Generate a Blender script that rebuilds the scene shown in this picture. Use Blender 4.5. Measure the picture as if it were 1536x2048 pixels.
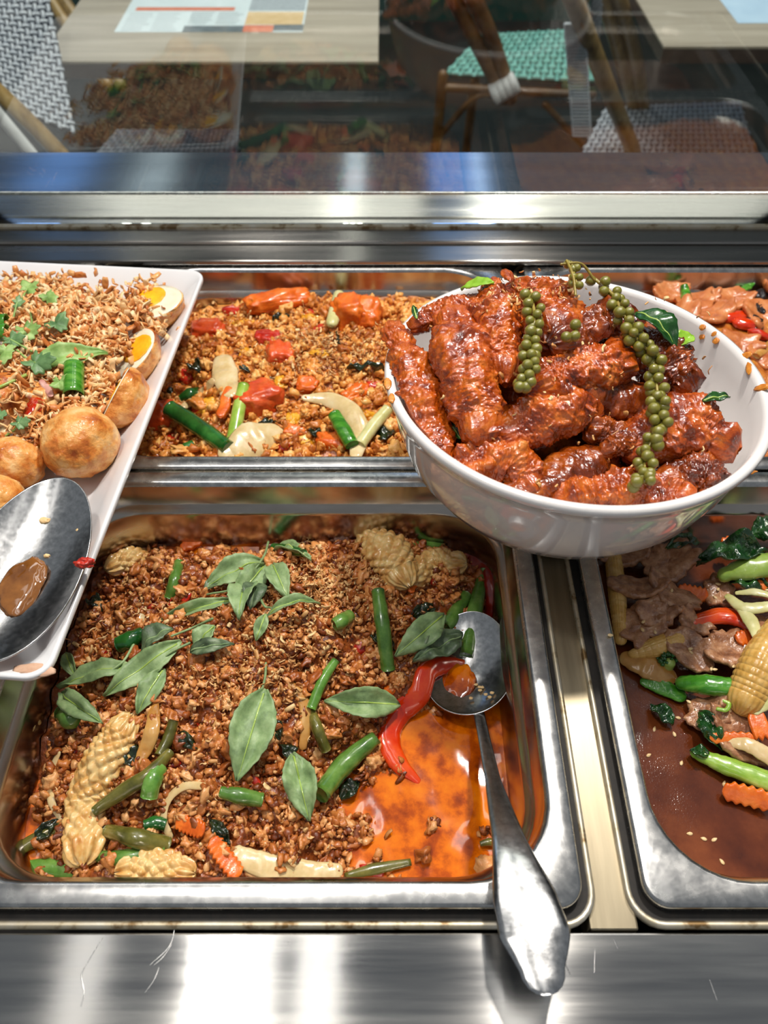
import bpy, bmesh, math, random
import numpy as np
from mathutils import Vector
sc = bpy.context.scene
for o in list(bpy.data.objects): bpy.data.objects.remove(o)
col = sc.collection
rng = np.random.default_rng(7); random.seed(7)
# ------------------------------------------------------------------ camera
CH, PITCH, F = .40, math.radians(51), 1538.0
cam = bpy.data.cameras.new('camera'); co = bpy.data.objects.new('camera', cam); col.objects.link(co)
co.location = (0, 0, CH); co.rotation_euler = (math.pi/2-PITCH, 0, 0)
cam.sensor_fit = 'VERTICAL'; cam.sensor_height = 36; cam.lens = F/2048*36
cam.clip_start = .01; cam.clip_end = 50
cam.dof.use_dof = True; cam.dof.focus_distance = .47; cam.dof.aperture_fstop = 9
sc.camera = co
# ------------------------------------------------------------------ world, lights, exposure
w = bpy.data.worlds.new('room_light'); sc.world = w; w.use_nodes = True
bg = w.node_tree.nodes['Background']; bg.inputs[0].default_value = (.86, .93, 1, 1); bg.inputs[1].default_value = .40
sc.view_settings.view_transform = 'Standard'; sc.view_settings.look = 'None'
sc.view_settings.gamma = 1; sc.view_settings.use_curve_mapping = False; sc.view_settings.exposure = -.75
def area(name, loc, target, sx, sy, power, color=(1, .95, .88), spread=180):
    l = bpy.data.lights.new(name, 'AREA'); l.shape = 'RECTANGLE'; l.size = sx; l.size_y = sy; l.energy = power; l.color = color
    l.spread = math.radians(spread)
    o = bpy.data.objects.new(name, l); col.objects.link(o); o.location = loc
    o.rotation_euler = (Vector(target)-Vector(loc)).to_track_quat('-Z', 'Y').to_euler()
    return o
area('counter_spot_lamp', (.275, .72, 1.15), (.02, .28, 0), .08, .08, 23, (1, .94, .86))
area('counter_spot_lamp', (-.33, .40, 1.35), (-.1, .35, 0), .09, .09, 9, (1, .95, .88))
for x, y0, y1, wd, p in ((-.313, -.5, .9, .10, 2.6), (-.195, -.4, 4.6, .02, 3.4), (-.160, -.4, 4.6, .02, 3.4), (-.125, -.4, 4.6, .02, 3.4),
                         (.315, -.5, .8, .07, 1.5), (-.74, -.5, .8, .10, 1.6), (-1.32, 2.2, 4.8, .04, 2.5), (-1.22, 2.2, 4.8, .04, 2.5), (.52, 2.6, 4.6, .06, 2)):
    area('ceiling_strip_lamp', (x, (y0+y1)/2, 1.75), (x, (y0+y1)/2, 0), wd, y1-y0, p, (1, .96, .9))
area('cafe_fill_light', (-.5, 2.3, 1.9), (-.5, 2.1, -.5), 1.3, 1.3, 40, (1, .96, .9))  # unseen fill light, added to brighten the tables and chairs
area('cafe_fill_light', (1.0, 2.3, 1.9), (1.0, 2.1, -.5), 1.3, 1.3, 40, (1, .96, .9))  # second added fill, for the right half of the cafe
for x in (.44, -1.95):
    area('blue_reflection_light', (x, 4.4, 1.9), (x, 4.4, 0), .34, 2.6, 10, (.22, .45, 1))  # unseen blue light, added so the steel reflects blue patches
# ------------------------------------------------------------------ projection helpers
SP, CP = math.sin(PITCH), math.cos(PITCH)
def ray(u, v):
    x = (u-768)/F; y = (1024-v)/F
    return np.array([x, CP+y*SP, -SP+y*CP])
CAMP = np.array([0, 0, CH])
def at(u, v, z=0.):
    d = ray(u, v); return CAMP+d*((z-CH)/d[2])
def aty(u, v, Y):
    d = ray(u, v); return CAMP+d*(Y/d[1])
def mpp(p):                                           # metres per photo pixel at a point
    q = np.asarray(p)-CAMP; return (q[1]*CP-q[2]*SP)/F
# ------------------------------------------------------------------ numpy noise
_pm = rng.permutation(4096)
_gr = rng.normal(size=(4096, 3)); _gr /= np.linalg.norm(_gr, axis=1)[:, None]
def noise(P):
    P = np.asarray(P, float); I = np.floor(P).astype(np.int64); f = P-I; u = f*f*f*(f*(f*6-15)+10)
    out = 0
    for dx in (0, 1):
        for dy in (0, 1):
            for dz in (0, 1):
                h = _pm[(_pm[(_pm[(I[..., 0]+dx) & 4095]+I[..., 1]+dy) & 4095]+I[..., 2]+dz) & 4095]
                g = _gr[h]; d = f-np.array([dx, dy, dz])
                wx = u[..., 0] if dx else 1-u[..., 0]; wy = u[..., 1] if dy else 1-u[..., 1]; wz = u[..., 2] if dz else 1-u[..., 2]
                out = out+wx*wy*wz*(g*d).sum(-1)
    return out*1.6
def fbm(P, fr, oc=3, ridge=False):
    s = 0; a = 1; P = np.asarray(P, float)*fr
    for k in range(oc):
        n = noise(P+k*17.3); s = s+a*((1-2*abs(n)) if ridge else n); a *= .5; P = P*2.03
    return s
# ------------------------------------------------------------------ materials
def lin(c):
    return tuple(((x/255)/12.92 if x <= 10 else (((x/255)+.055)/1.055)**2.4) for x in c)+(1,)
def mat(name, ramp, scale=60, rough=.4, bump=0, bscale=None, coat=0, sss=0, metal=0, island=False, detail=4, spec=.5,
        stretch=(1, 1, 1), aniso=0, tangent=(1, 0, 0), rvar=0, bdist=.001, coat_rough=.08, trans=0, world=False, sssr=.0012):
    m = bpy.data.materials.new(name); m.use_nodes = True; nt = m.node_tree; N = nt.nodes; L = nt.links
    b = N['Principled BSDF']
    tc = N.new('ShaderNodeTexCoord'); mp = N.new('ShaderNodeMapping'); mp.inputs['Scale'].default_value = stretch
    if world:
        gp = N.new('ShaderNodeNewGeometry'); L.new(gp.outputs['Position'], mp.inputs[0])
    else:
        oi = N.new('ShaderNodeObjectInfo'); ad = N.new('ShaderNodeVectorMath'); ad.operation = 'ADD'
        L.new(tc.outputs['Object'], ad.inputs[0])
        ml = N.new('ShaderNodeMath'); ml.operation = 'MULTIPLY'; ml.inputs[1].default_value = 7.3; L.new(oi.outputs['Random'], ml.inputs[0])
        L.new(ml.outputs[0], ad.inputs[1]); L.new(ad.outputs[0], mp.inputs[0])
    nz = N.new('ShaderNodeTexNoise'); nz.inputs['Scale'].default_value = scale; nz.inputs['Detail'].default_value = detail
    nz.inputs['Roughness'].default_value = .6
    L.new(mp.outputs[0], nz.inputs['Vector'])
    cr = N.new('ShaderNodeValToRGB'); e = cr.color_ramp.elements
    while len(e) < len(ramp): e.new(.5)
    for el, (p, c) in zip(e, ramp): el.position = p; el.color = lin(c)
    if island:
        g = N.new('ShaderNodeNewGeometry'); mx = N.new('ShaderNodeMix'); mx.data_type = 'FLOAT'; mx.inputs[0].default_value = .62
        L.new(nz.outputs['Fac'], mx.inputs[2]); L.new(g.outputs['Random Per Island'], mx.inputs[3]); L.new(mx.outputs[0], cr.inputs[0])
    else: L.new(nz.outputs['Fac'], cr.inputs[0])
    L.new(cr.outputs[0], b.inputs['Base Color'])
    b.inputs['Roughness'].default_value = rough; b.inputs['Metallic'].default_value = metal
    b.inputs['Specular IOR Level'].default_value = spec
    if rvar:
        mr = N.new('ShaderNodeMapRange'); mr.inputs[1].default_value = .3; mr.inputs[2].default_value = .7
        mr.inputs[3].default_value = max(.02, rough-rvar); mr.inputs[4].default_value = rough+rvar
        L.new(nz.outputs['Fac'], mr.inputs[0]); L.new(mr.outputs[0], b.inputs['Roughness'])
    if coat: b.inputs['Coat Weight'].default_value = coat; b.inputs['Coat Roughness'].default_value = coat_rough
    if sss:
        b.inputs['Subsurface Weight'].default_value = sss; b.inputs['Subsurface Radius'].default_value = (1, .45, .25); b.inputs['Subsurface Scale'].default_value = sssr
    if trans: b.inputs['Transmission Weight'].default_value = trans
    if aniso:
        b.inputs['Anisotropic'].default_value = aniso; cx = N.new('ShaderNodeCombineXYZ')
        for i in range(3): cx.inputs[i].default_value = tangent[i]
        L.new(cx.outputs[0], b.inputs['Tangent'])
    if bump:
        n2 = N.new('ShaderNodeTexNoise'); n2.inputs['Scale'].default_value = bscale or scale*3; n2.inputs['Detail'].default_value = 3
        L.new(mp.outputs[0], n2.inputs['Vector'])
        bp = N.new('ShaderNodeBump'); bp.inputs['Strength'].default_value = bump; bp.inputs['Distance'].default_value = bdist
        L.new(n2.outputs['Fac'], bp.inputs['Height']); L.new(bp.outputs[0], b.inputs['Normal'])
        if coat: L.new(bp.outputs[0], b.inputs['Coat Normal'])
    return m
M = {}
M['worktop'] = mat('brushed_steel_worktop', [(.3, (150, 150, 150)), (.7, (186, 184, 180))], 90, .19, .04, 500, metal=1, stretch=(.06, 1, 1), aniso=1, tangent=(0, 1, 0), rvar=.04, world=True, bdist=.0004)
M['bar'] = mat('worn_steel_divider', [(.3, (128, 118, 98)), (.7, (168, 156, 132))], 70, .42, .15, 420, metal=1, stretch=(1, .08, 1), aniso=.7, tangent=(1, 0, 0), rvar=.06, world=True, bdist=.0004)
M['ledge'] = mat('brushed_steel_ledge', [(.3, (140, 138, 134)), (.7, (182, 178, 172))], 60, .24, .05, 420, metal=1, stretch=(.05, 1, 1), aniso=1, tangent=(0, 1, 0), rvar=.05, world=True, bdist=.0004)
M['sill'] = mat('polished_steel_sill', [(.3, (96, 108, 120)), (.7, (120, 132, 144))], 30, .13, .05, 300, metal=1, stretch=(.1, 1, 1), aniso=.6, tangent=(0, 1, 0), world=True, bdist=.0003)
M['rim'] = mat('scuffed_pan_rim_steel', [(.3, (168, 168, 168)), (.7, (206, 205, 202))], 140, .26, 0, 700, metal=1, rvar=.03, world=True, bdist=.0004)
M['basin'] = mat('pan_basin_steel', [(.3, (170, 160, 150)), (.7, (198, 190, 182))], 40, .22, .05, 300, metal=1, rvar=.06, world=True, stretch=(.3, .3, 1), bdist=.0004)
M['spoon'] = mat('spoon_steel', [(.3, (172, 172, 172)), (.7, (206, 206, 206))], 300, .2, .05, 900, metal=1, rvar=.03, bdist=.0003)
M['seal'] = mat('stained_steel_lip', [(.36, (120, 96, 62)), (.46, (188, 176, 150)), (.7, (206, 200, 186))], 60, .42, metal=.75, world=True)
M['gapblack'] = mat('black_gap_fill', [(.3, (14, 12, 10)), (.7, (34, 28, 22))], 200, .7)
M['well'] = mat('dark_well', [(.3, (28, 26, 24)), (.7, (44, 40, 36))], 60, .6, metal=.3)
M['white'] = mat('white_melamine', [(.3, (226, 226, 228)), (.7, (240, 240, 242))], 12, .16, .02, 60, coat=.6, spec=.55)
M['bowlwhite'] = mat('white_porcelain', [(.3, (228, 224, 222)), (.7, (238, 236, 234))], 8, .1, coat=.8, spec=.55)
M['chip'] = mat('chipped_edge', [(.3, (196, 150, 122)), (.7, (214, 176, 148))], 200, .7)
M['smear'] = mat('orange_sauce_smear', [(.3, (196, 110, 30)), (.7, (224, 150, 60))], 300, .35, coat=.3)
M['chicken'] = mat('glazed_chicken', [(.25, (78, 24, 2)), (.40, (140, 52, 5)), (.52, (182, 80, 12)), (.66, (206, 108, 28)), (.85, (228, 150, 70))], 80, .28, .5, 420, coat=.85, sss=.03, rvar=.12, bdist=.0014, coat_rough=.06)
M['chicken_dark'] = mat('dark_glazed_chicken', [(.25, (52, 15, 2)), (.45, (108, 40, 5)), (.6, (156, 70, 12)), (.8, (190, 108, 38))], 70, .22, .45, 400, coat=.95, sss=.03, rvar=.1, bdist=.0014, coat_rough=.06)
M['bone'] = mat('cream_bone', [(.3, (214, 196, 160)), (.7, (236, 222, 194))], 200, .4)
M['crumb'] = mat('crispy_crumbs', [(.2, (176, 112, 56)), (.5, (214, 162, 98)), (.8, (240, 206, 150))], 300, .5, island=True, sss=.1)
M['mince'] = mat('basil_pork_mince', [(.2, (104, 44, 12)), (.36, (160, 84, 32)), (.52, (192, 116, 54)), (.68, (214, 144, 80)), (.88, (234, 184, 126))], 240, .38, .5, 900, coat=.3, island=True, sss=.1, bdist=.0006, coat_rough=.15)
M['minceback'] = mat('egg_mince', [(.2, (168, 88, 26)), (.38, (212, 130, 50)), (.56, (232, 160, 76)), (.72, (240, 180, 98)), (.92, (244, 204, 140))], 240, .4, .5, 900, coat=.3, island=True, sss=.1, bdist=.0006)
M['mincebed'] = mat('mince_bed', [(.25, (84, 34, 10)), (.5, (140, 68, 24)), (.75, (184, 108, 48))], 160, .3, .8, 500, coat=.5, bdist=.001)
M['backbed'] = mat('egg_mince_bed', [(.25, (120, 56, 16)), (.5, (186, 104, 36)), (.75, (214, 150, 60))], 120, .3, .8, 500, coat=.5, bdist=.001)
M['oil'] = mat('orange_chili_oil', [(.3, (120, 44, 4)), (.43, (178, 76, 4)), (.53, (222, 110, 4)), (.7, (238, 134, 14))], 60, .07, .06, 60, coat=1, sss=.15, detail=6, bdist=.0006, coat_rough=.03)
M['gravy'] = mat('brown_gravy', [(.3, (70, 28, 10)), (.5, (96, 44, 18)), (.7, (126, 66, 32))], 24, .1, .25, 900, coat=1, detail=5, bdist=.0005, coat_rough=.03)
M['eggsauce'] = mat('tray_sauce', [(.3, (96, 54, 20)), (.7, (150, 96, 44))], 60, .08, coat=1)
M['basil'] = mat('wilted_basil', [(.25, (92, 116, 76)), (.5, (132, 158, 106)), (.75, (162, 184, 134))], 120, .5, .4, 400, sss=.1, bdist=.0006)
M['basildark'] = mat('dark_wilted_basil', [(.25, (48, 62, 46)), (.5, (84, 104, 74)), (.75, (124, 140, 106))], 140, .45, .5, 400, bdist=.0006)
M['bean'] = mat('green_bean', [(.25, (52, 88, 30)), (.5, (84, 126, 48)), (.75, (120, 156, 76))], 90, .25, .15, 400, coat=.5, sss=.1, bdist=.0004)
M['beanolive'] = mat('olive_bean', [(.25, (58, 58, 20)), (.5, (98, 96, 38)), (.75, (134, 124, 58))], 90, .25, .2, 400, coat=.5, bdist=.0004)
M['pea'] = mat('green_pod', [(.25, (66, 112, 36)), (.5, (96, 146, 56)), (.75, (130, 172, 84))], 90, .22, .3, 300, coat=.6, sss=.1, bdist=.0006)
M['scallion'] = mat('dark_spring_onion', [(.3, (14, 62, 18)), (.5, (28, 92, 32)), (.7, (54, 124, 52))], 60, .2, .05, 300, coat=.7)
M['scallionlight'] = mat('light_spring_onion', [(.3, (104, 150, 36)), (.5, (146, 184, 64)), (.7, (188, 208, 110))], 50, .25, .05, 300, coat=.6, sss=.2)
M['stalk'] = mat('pale_stalk', [(.3, (186, 182, 110)), (.5, (212, 208, 146)), (.7, (228, 224, 178))], 60, .3, .1, 300, coat=.5, sss=.25)
M['onion'] = mat('cooked_onion', [(.25, (186, 150, 92)), (.5, (216, 188, 134)), (.75, (232, 212, 170))], 60, .22, .1, 200, coat=.7, sss=.3, sssr=.002)
M['onionwhite'] = mat('pale_onion', [(.25, (190, 160, 104)), (.5, (218, 194, 142)), (.75, (234, 218, 178))], 60, .22, .1, 200, coat=.7, sss=.3, sssr=.002)
M['onionbrown'] = mat('sauced_onion', [(.25, (150, 96, 36)), (.5, (192, 138, 66)), (.75, (214, 170, 102))], 60, .22, .1, 200, coat=.7, sss=.3)
M['pepper'] = mat('red_pepper', [(.25, (176, 26, 2)), (.5, (216, 52, 6)), (.75, (236, 92, 26))], 50, .16, .05, 200, coat=.9, sss=.2)
M['pepperdark'] = mat('dark_red_pepper', [(.25, (96, 10, 8)), (.5, (142, 22, 14)), (.75, (176, 52, 34))], 60, .2, .1, 200, coat=.8)
M['chili'] = mat('chili_bit', [(.25, (150, 20, 10)), (.6, (200, 48, 24)), (.8, (220, 90, 50))], 200, .25, .2, 500, coat=.6)
M['carrot'] = mat('carrot', [(.25, (196, 78, 10)), (.5, (226, 106, 20)), (.75, (240, 138, 48))], 90, .36, .5, 300, coat=.25, sss=.2)
M['tomato'] = mat('tomato', [(.25, (186, 52, 14)), (.5, (218, 84, 30)), (.75, (234, 120, 58))], 80, .32, .5, 260, coat=.3, sss=.25)
M['squid'] = mat('scored_squid', [(.25, (188, 120, 50)), (.45, (216, 168, 96)), (.65, (232, 202, 140)), (.85, (240, 222, 176))], 130, .3, .4, 500, coat=.5, sss=.3, bdist=.0006)
M['scramble'] = mat('scrambled_egg', [(.25, (206, 130, 20)), (.5, (230, 168, 40)), (.75, (240, 196, 84))], 130, .35, .5, 400, coat=.4, sss=.2, bdist=.0008)
M['darkleaf'] = mat('dark_cooked_leaf', [(.25, (14, 20, 12)), (.5, (26, 40, 20)), (.75, (46, 64, 34))], 140, .25, .5, 400, coat=.6, bdist=.0008)
M['kale'] = mat('glossy_green_leaf', [(.25, (6, 34, 10)), (.5, (16, 62, 20)), (.75, (52, 104, 42))], 90, .15, .9, 260, coat=.9, bdist=.0016)
M['kstem'] = mat('pale_green_stem', [(.25, (122, 156, 56)), (.5, (158, 186, 84)), (.75, (190, 210, 126))], 60, .25, .1, 200, coat=.6, sss=.2)
M['kgreen'] = mat('bright_green_stalk', [(.25, (36, 96, 18)), (.5, (66, 138, 34)), (.75, (120, 178, 70))], 60, .2, .1, 200, coat=.7, sss=.1, stretch=(1, 4, 1))
M['beef'] = mat('braised_beef', [(.25, (96, 56, 34)), (.42, (148, 98, 66)), (.56, (182, 132, 96)), (.78, (216, 174, 136))], 130, .28, .9, 420, coat=.5, sss=.12, bdist=.0008)
M['pork'] = mat('orange_pork_slice', [(.25, (168, 84, 40)), (.5, (206, 124, 70)), (.75, (224, 156, 102))], 80, .32, .6, 400, coat=.4, sss=.12, bdist=.0008)
M['corn'] = mat('baby_corn', [(.25, (186, 136, 56)), (.5, (214, 168, 86)), (.75, (230, 194, 124))], 120, .3, .2, 500, coat=.5, sss=.2)
M['sesame'] = mat('sesame', [(.3, (216, 178, 120)), (.7, (240, 214, 166))], 500, .4)
M['fungus'] = mat('black_fungus', [(.3, (14, 12, 14)), (.7, (44, 40, 42))], 120, .18, .6, 300, coat=.8, bdist=.001)
M['kaffir'] = mat('dark_lime_leaf', [(.3, (14, 52, 14)), (.7, (36, 88, 30))], 120, .22, .3, 400, coat=.5, bdist=.0005)
M['kaffirlight'] = mat('light_lime_leaf', [(.3, (118, 168, 34)), (.7, (156, 198, 66))], 120, .35, .3, 400, sss=.2, bdist=.0005)
M['corns'] = mat('green_peppercorn', [(.3, (92, 88, 20)), (.5, (122, 118, 36)), (.7, (152, 146, 62))], 260, .2, .25, 900, coat=.8, sss=.1, bdist=.0003)
M['cstem'] = mat('peppercorn_stem', [(.3, (112, 96, 30)), (.7, (164, 146, 66))], 200, .35, .2, 500, coat=.4)
M['eggskin'] = mat('fried_egg_skin', [(.32, (158, 72, 18)), (.43, (208, 122, 46)), (.54, (234, 166, 88)), (.70, (246, 204, 142))], 60, .38, .9, 210, coat=.3, sss=.15, bdist=.0016)
M['eggwhite'] = mat('egg_white', [(.3, (236, 226, 196)), (.7, (248, 242, 224))], 60, .25, coat=.5, sss=.3)
M['yolk'] = mat('egg_yolk', [(.3, (236, 160, 10)), (.7, (250, 196, 34))], 90, .4, .4, 300, sss=.2)
M['shallot'] = mat('fried_shallot', [(.12, (168, 84, 32)), (.28, (210, 132, 66)), (.46, (232, 170, 104)), (.68, (244, 204, 146)), (.92, (250, 230, 194))], 300, .42, .3, 900, coat=.2, island=True, sss=.12, bdist=.0004)
M['redsauce'] = mat('sweet_chili_sauce', [(.3, (146, 18, 4)), (.6, (196, 44, 10)), (.8, (214, 80, 24))], 60, .06, coat=1, sss=.2)
M['coriander'] = mat('coriander', [(.25, (104, 140, 66)), (.5, (144, 180, 98)), (.75, (182, 208, 138))], 120, .45, .3, 400, sss=.15, bdist=.0004)
M['coridark'] = mat('dark_coriander', [(.25, (66, 102, 58)), (.5, (104, 142, 88)), (.75, (142, 174, 118))], 120, .45, .3, 400, bdist=.0004)
M['redonion'] = mat('red_onion', [(.3, (196, 130, 120)), (.7, (226, 184, 170))], 90, .3, coat=.4, sss=.2)
M['pepleaf'] = M['kaffir']
# ------------------------------------------------------------------ mesh building
def raw(verts, faces):
    me = bpy.data.meshes.new('m'); V = np.asarray(verts, np.float32)
    if isinstance(faces, np.ndarray): faces = [faces]
    fs = [np.asarray(f, np.int32) for f in faces if len(f)]
    me.vertices.add(len(V)); me.vertices.foreach_set('co', V.ravel())
    nl = sum(f.size for f in fs); npoly = sum(len(f) for f in fs)
    me.loops.add(nl); me.polygons.add(npoly)
    me.loops.foreach_set('vertex_index', np.concatenate([f.ravel() for f in fs]))
    st = []; c = 0
    for f in fs:
        k = f.shape[1]; st.append(c+np.arange(len(f))*k); c += f.size
    me.polygons.foreach_set('loop_start', np.concatenate(st).astype(np.int32))
    return me
def props(o, label=None, cat=None, group=None, kind=None):
    for k, v in (('label', label), ('category', cat), ('group', group), ('kind', kind)):
        if v: o[k] = v
    return o
def mk(name, vf, m, parent=None, label=None, cat=None, group=None, kind=None, smooth=True, solid=0):
    V, Fc = vf; V = np.asarray(V, float); c = (V.min(0)+V.max(0))/2; c[2] = V[:, 2].min()
    me = raw(V-c, Fc); me.name = name
    me.polygons.foreach_set('use_smooth', np.full(len(me.polygons), smooth)); me.update(calc_edges=True); me.validate()
    me.materials.append(m)
    o = bpy.data.objects.new(name, me); col.objects.link(o)
    if parent is not None:
        o.parent = parent; base = np.array(parent.location); pp = parent.parent
        while pp is not None: base = base+np.array(pp.location); pp = pp.parent
        o.location = c-base
    else: o.location = c
    if solid:
        md = o.modifiers.new('thickness', 'SOLIDIFY'); md.thickness = solid; md.offset = 0
    return props(o, label, cat, group, kind)
def empty(name, loc, label, cat, group=None):
    o = bpy.data.objects.new(name, None); col.objects.link(o); o.location = loc; o.empty_display_size = .01
    return props(o, label, cat, group)
def join(*vfs):
    Vs = []; Fs = {}; n = 0
    for V, Fc in vfs:
        V = np.asarray(V, float)
        for f in (Fc if isinstance(Fc, list) else [Fc]):
            f = np.asarray(f)
            if len(f): Fs.setdefault(f.shape[1], []).append(f+n)
        Vs.append(V); n += len(V)
    return np.concatenate(Vs), [np.concatenate(v) for v in Fs.values()]
def box(x0, x1, y0, y1, z0, z1):
    V = [(x, y, z) for x in (x0, x1) for y in (y0, y1) for z in (z0, z1)]
    return np.array(V, float), np.array([(0, 1, 3, 2), (4, 6, 7, 5), (0, 4, 5, 1), (2, 3, 7, 6), (0, 2, 6, 4), (1, 5, 7, 3)])
def bevbox(x0, x1, y0, y1, z0, z1, b=.002, seg=2):
    bm = bmesh.new(); V, Fc = box(x0, x1, y0, y1, z0, z1)
    vs = [bm.verts.new(v) for v in V]
    for f in Fc: bm.faces.new([vs[i] for i in f])
    bmesh.ops.recalc_face_normals(bm, faces=bm.faces)
    bmesh.ops.bevel(bm, geom=list(bm.edges), offset=b, segments=seg, affect='EDGES', profile=.5)
    bmesh.ops.triangulate(bm, faces=bm.faces)
    bm.verts.index_update()
    V = np.array([v.co[:] for v in bm.verts]); Fc = np.array([[v.index for v in f.verts] for f in bm.faces]); bm.free()
    return V, Fc
def unit(v): v = np.asarray(v, float); return v/(np.linalg.norm(v)+1e-12)
def catmull(P, n):
    P = np.asarray(P, float)
    if len(P) == 2: return P[0]+(P[1]-P[0])*np.linspace(0, 1, n)[:, None]
    Q = np.vstack([2*P[0]-P[1], P, 2*P[-1]-P[-2]]); t = np.linspace(0, len(P)-1-1e-9, n); i = t.astype(int); f = (t-i)[:, None]
    a, b, c, d = Q[i], Q[i+1], Q[i+2], Q[i+3]
    return .5*(2*b+(c-a)*f+(2*a-5*b+4*c-d)*f**2+(3*b-a-3*c+d)*f**3)
def gridfaces(n, m, wrap=True):
    i = np.arange(n-1)[:, None]; j = np.arange(m if wrap else m-1)[None]; k = (j+1) % m if wrap else j+1
    return np.stack([i*m+j, i*m+k, (i+1)*m+k, (i+1)*m+j], -1).reshape(-1, 4)
def tube(P, rad, n=16, seg=12, flat=1., up=(0, 0, 1), ends='round', sq=0):
    C = catmull(P, n); r = np.interp(np.linspace(0, 1, n), np.linspace(0, 1, len(np.atleast_1d(rad))), np.atleast_1d(rad))
    T = np.gradient(C, axis=0); T /= np.linalg.norm(T, axis=1)[:, None]+1e-12
    up = np.broadcast_to(np.asarray(up, float), C.shape)
    S = np.cross(T, up); S /= np.linalg.norm(S, axis=1)[:, None]+1e-9; Nn = np.cross(S, T)
    if ends == 'round':
        L = np.r_[0, np.cumsum(np.linalg.norm(np.diff(C, axis=0), axis=1))]; tot = L[-1]
        e0, e1 = min(r[0], tot*.4), min(r[-1], tot*.4)
        k = np.sin(np.linspace(0.12, np.pi/2, 5))
        add0 = C[0]-0*T[0]; C2 = [C[0]-T[0]*e0*np.cos(a) for a in np.linspace(.12, np.pi/2, 5)[:-1]]
        r2 = list(r[0]*k[:-1]); C3 = [C[-1]+T[-1]*e1*np.cos(a) for a in np.linspace(.12, np.pi/2, 5)[:-1]][::-1]; r3 = list((r[-1]*k[:-1])[::-1])
        C = np.vstack([C2, C, C3]); r = np.r_[r2, r, r3]
        S = np.vstack([np.repeat(S[:1], 4, 0), S, np.repeat(S[-1:], 4, 0)]); Nn = np.vstack([np.repeat(Nn[:1], 4, 0), Nn, np.repeat(Nn[-1:], 4, 0)])
    a = np.linspace(0, 2*np.pi, seg, endpoint=False); ca, sa = np.cos(a), np.sin(a)
    if sq: ca = np.sign(ca)*abs(ca)**(1-sq); sa = np.sign(sa)*abs(sa)**(1-sq)
    V = C[:, None]+r[:, None, None]*(ca[None, :, None]*S[:, None]+flat*sa[None, :, None]*Nn[:, None])
    N = len(C); V = V.reshape(-1, 3); Fq = gridfaces(N, seg)[:, ::-1]
    V = np.vstack([V, C[0], C[-1]]); j = np.arange(seg)
    Ft = np.vstack([np.stack([np.full(seg, N*seg), j, (j+1) % seg], -1)[:, ::-1]*1, np.stack([np.full(seg, N*seg+1), (N-1)*seg+(j+1) % seg, (N-1)*seg+j], -1)[:, ::-1]])
    return V, [Fq, Ft]
def hollow(P, ro, ri, n=10, seg=18):                    # open-ended tube with a wall
    V1, _ = tube(P, ro, n, seg, ends='cut'); V2, _ = tube(P, ri, n, seg, ends='cut')
    A, B = V1[:n*seg], V2[:n*seg]; f = gridfaces(n, seg); j = np.arange(seg); k = (j+1) % seg
    c0 = np.stack([j, k, n*seg+k, n*seg+j], -1); e = (n-1)*seg
    c1 = np.stack([e+j, n*seg+e+j, n*seg+e+k, e+k], -1)
    return np.vstack([A, B]), np.vstack([f[:, ::-1], f+n*seg, c0, c1])
def vnormals(V, Fc):
    N = np.zeros_like(V)
    for f in (Fc if isinstance(Fc, list) else [Fc]):
        a, b, c = V[f[:, 0]], V[f[:, 1]], V[f[:, 2]]; g = np.cross(b-a, c-a)
        if f.shape[1] == 4: g = g+np.cross(c-a, V[f[:, 3]]-a)
        for k in range(f.shape[1]): np.add.at(N, f[:, k], g)
    return N/(np.linalg.norm(N, axis=1)[:, None]+1e-15)
def disp(vf, fn):
    V, Fc = vf; N = vnormals(V, Fc)
    if ((V-V.mean(0))*N).sum() < 0: N = -N
    return V+N*fn(V)[:, None], Fc
_ico = {}
def ico(s):
    if s not in _ico:
        bm = bmesh.new(); bmesh.ops.create_icosphere(bm, subdivisions=s, radius=1); bm.verts.index_update()
        _ico[s] = (np.array([v.co[:] for v in bm.verts]), np.array([[v.index for v in f.verts] for f in bm.faces])); bm.free()
    return _ico[s]
def rotmats(n, r=rng):
    q = r.normal(size=(n, 4)); q /= np.linalg.norm(q, axis=1)[:, None]; a, b, c, d = q.T
    return np.stack([np.stack([1-2*(c*c+d*d), 2*(b*c-a*d), 2*(b*d+a*c)], -1), np.stack([2*(b*c+a*d), 1-2*(b*b+d*d), 2*(c*d-a*b)], -1), np.stack([2*(b*d-a*c), 2*(c*d+a*b), 1-2*(b*b+c*c)], -1)], 1)
def scatter(P, size, sub=2, amp=.25, aspect=(1, .8, .7)):      # many small lumps as one mesh
    V0, F0 = ico(sub); n = len(P); k = 8
    T = np.stack([V0*(1+amp*1.3*noise(V0*1.4+i*9.1)[:, None]+amp*.5*noise(V0*3.1+i*5.7)[:, None]) for i in range(k)])*np.array(aspect)
    W = T[rng.integers(0, k, n)]*(np.asarray(size)[:, None, None]*rng.uniform(.75, 1.25, (n, 1, 3)))
    W = np.einsum('nij,nvj->nvi', rotmats(n), W)+P[:, None]
    return W.reshape(-1, 3), (F0[None]+np.arange(n)[:, None, None]*len(V0)).reshape(-1, 3)
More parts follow.
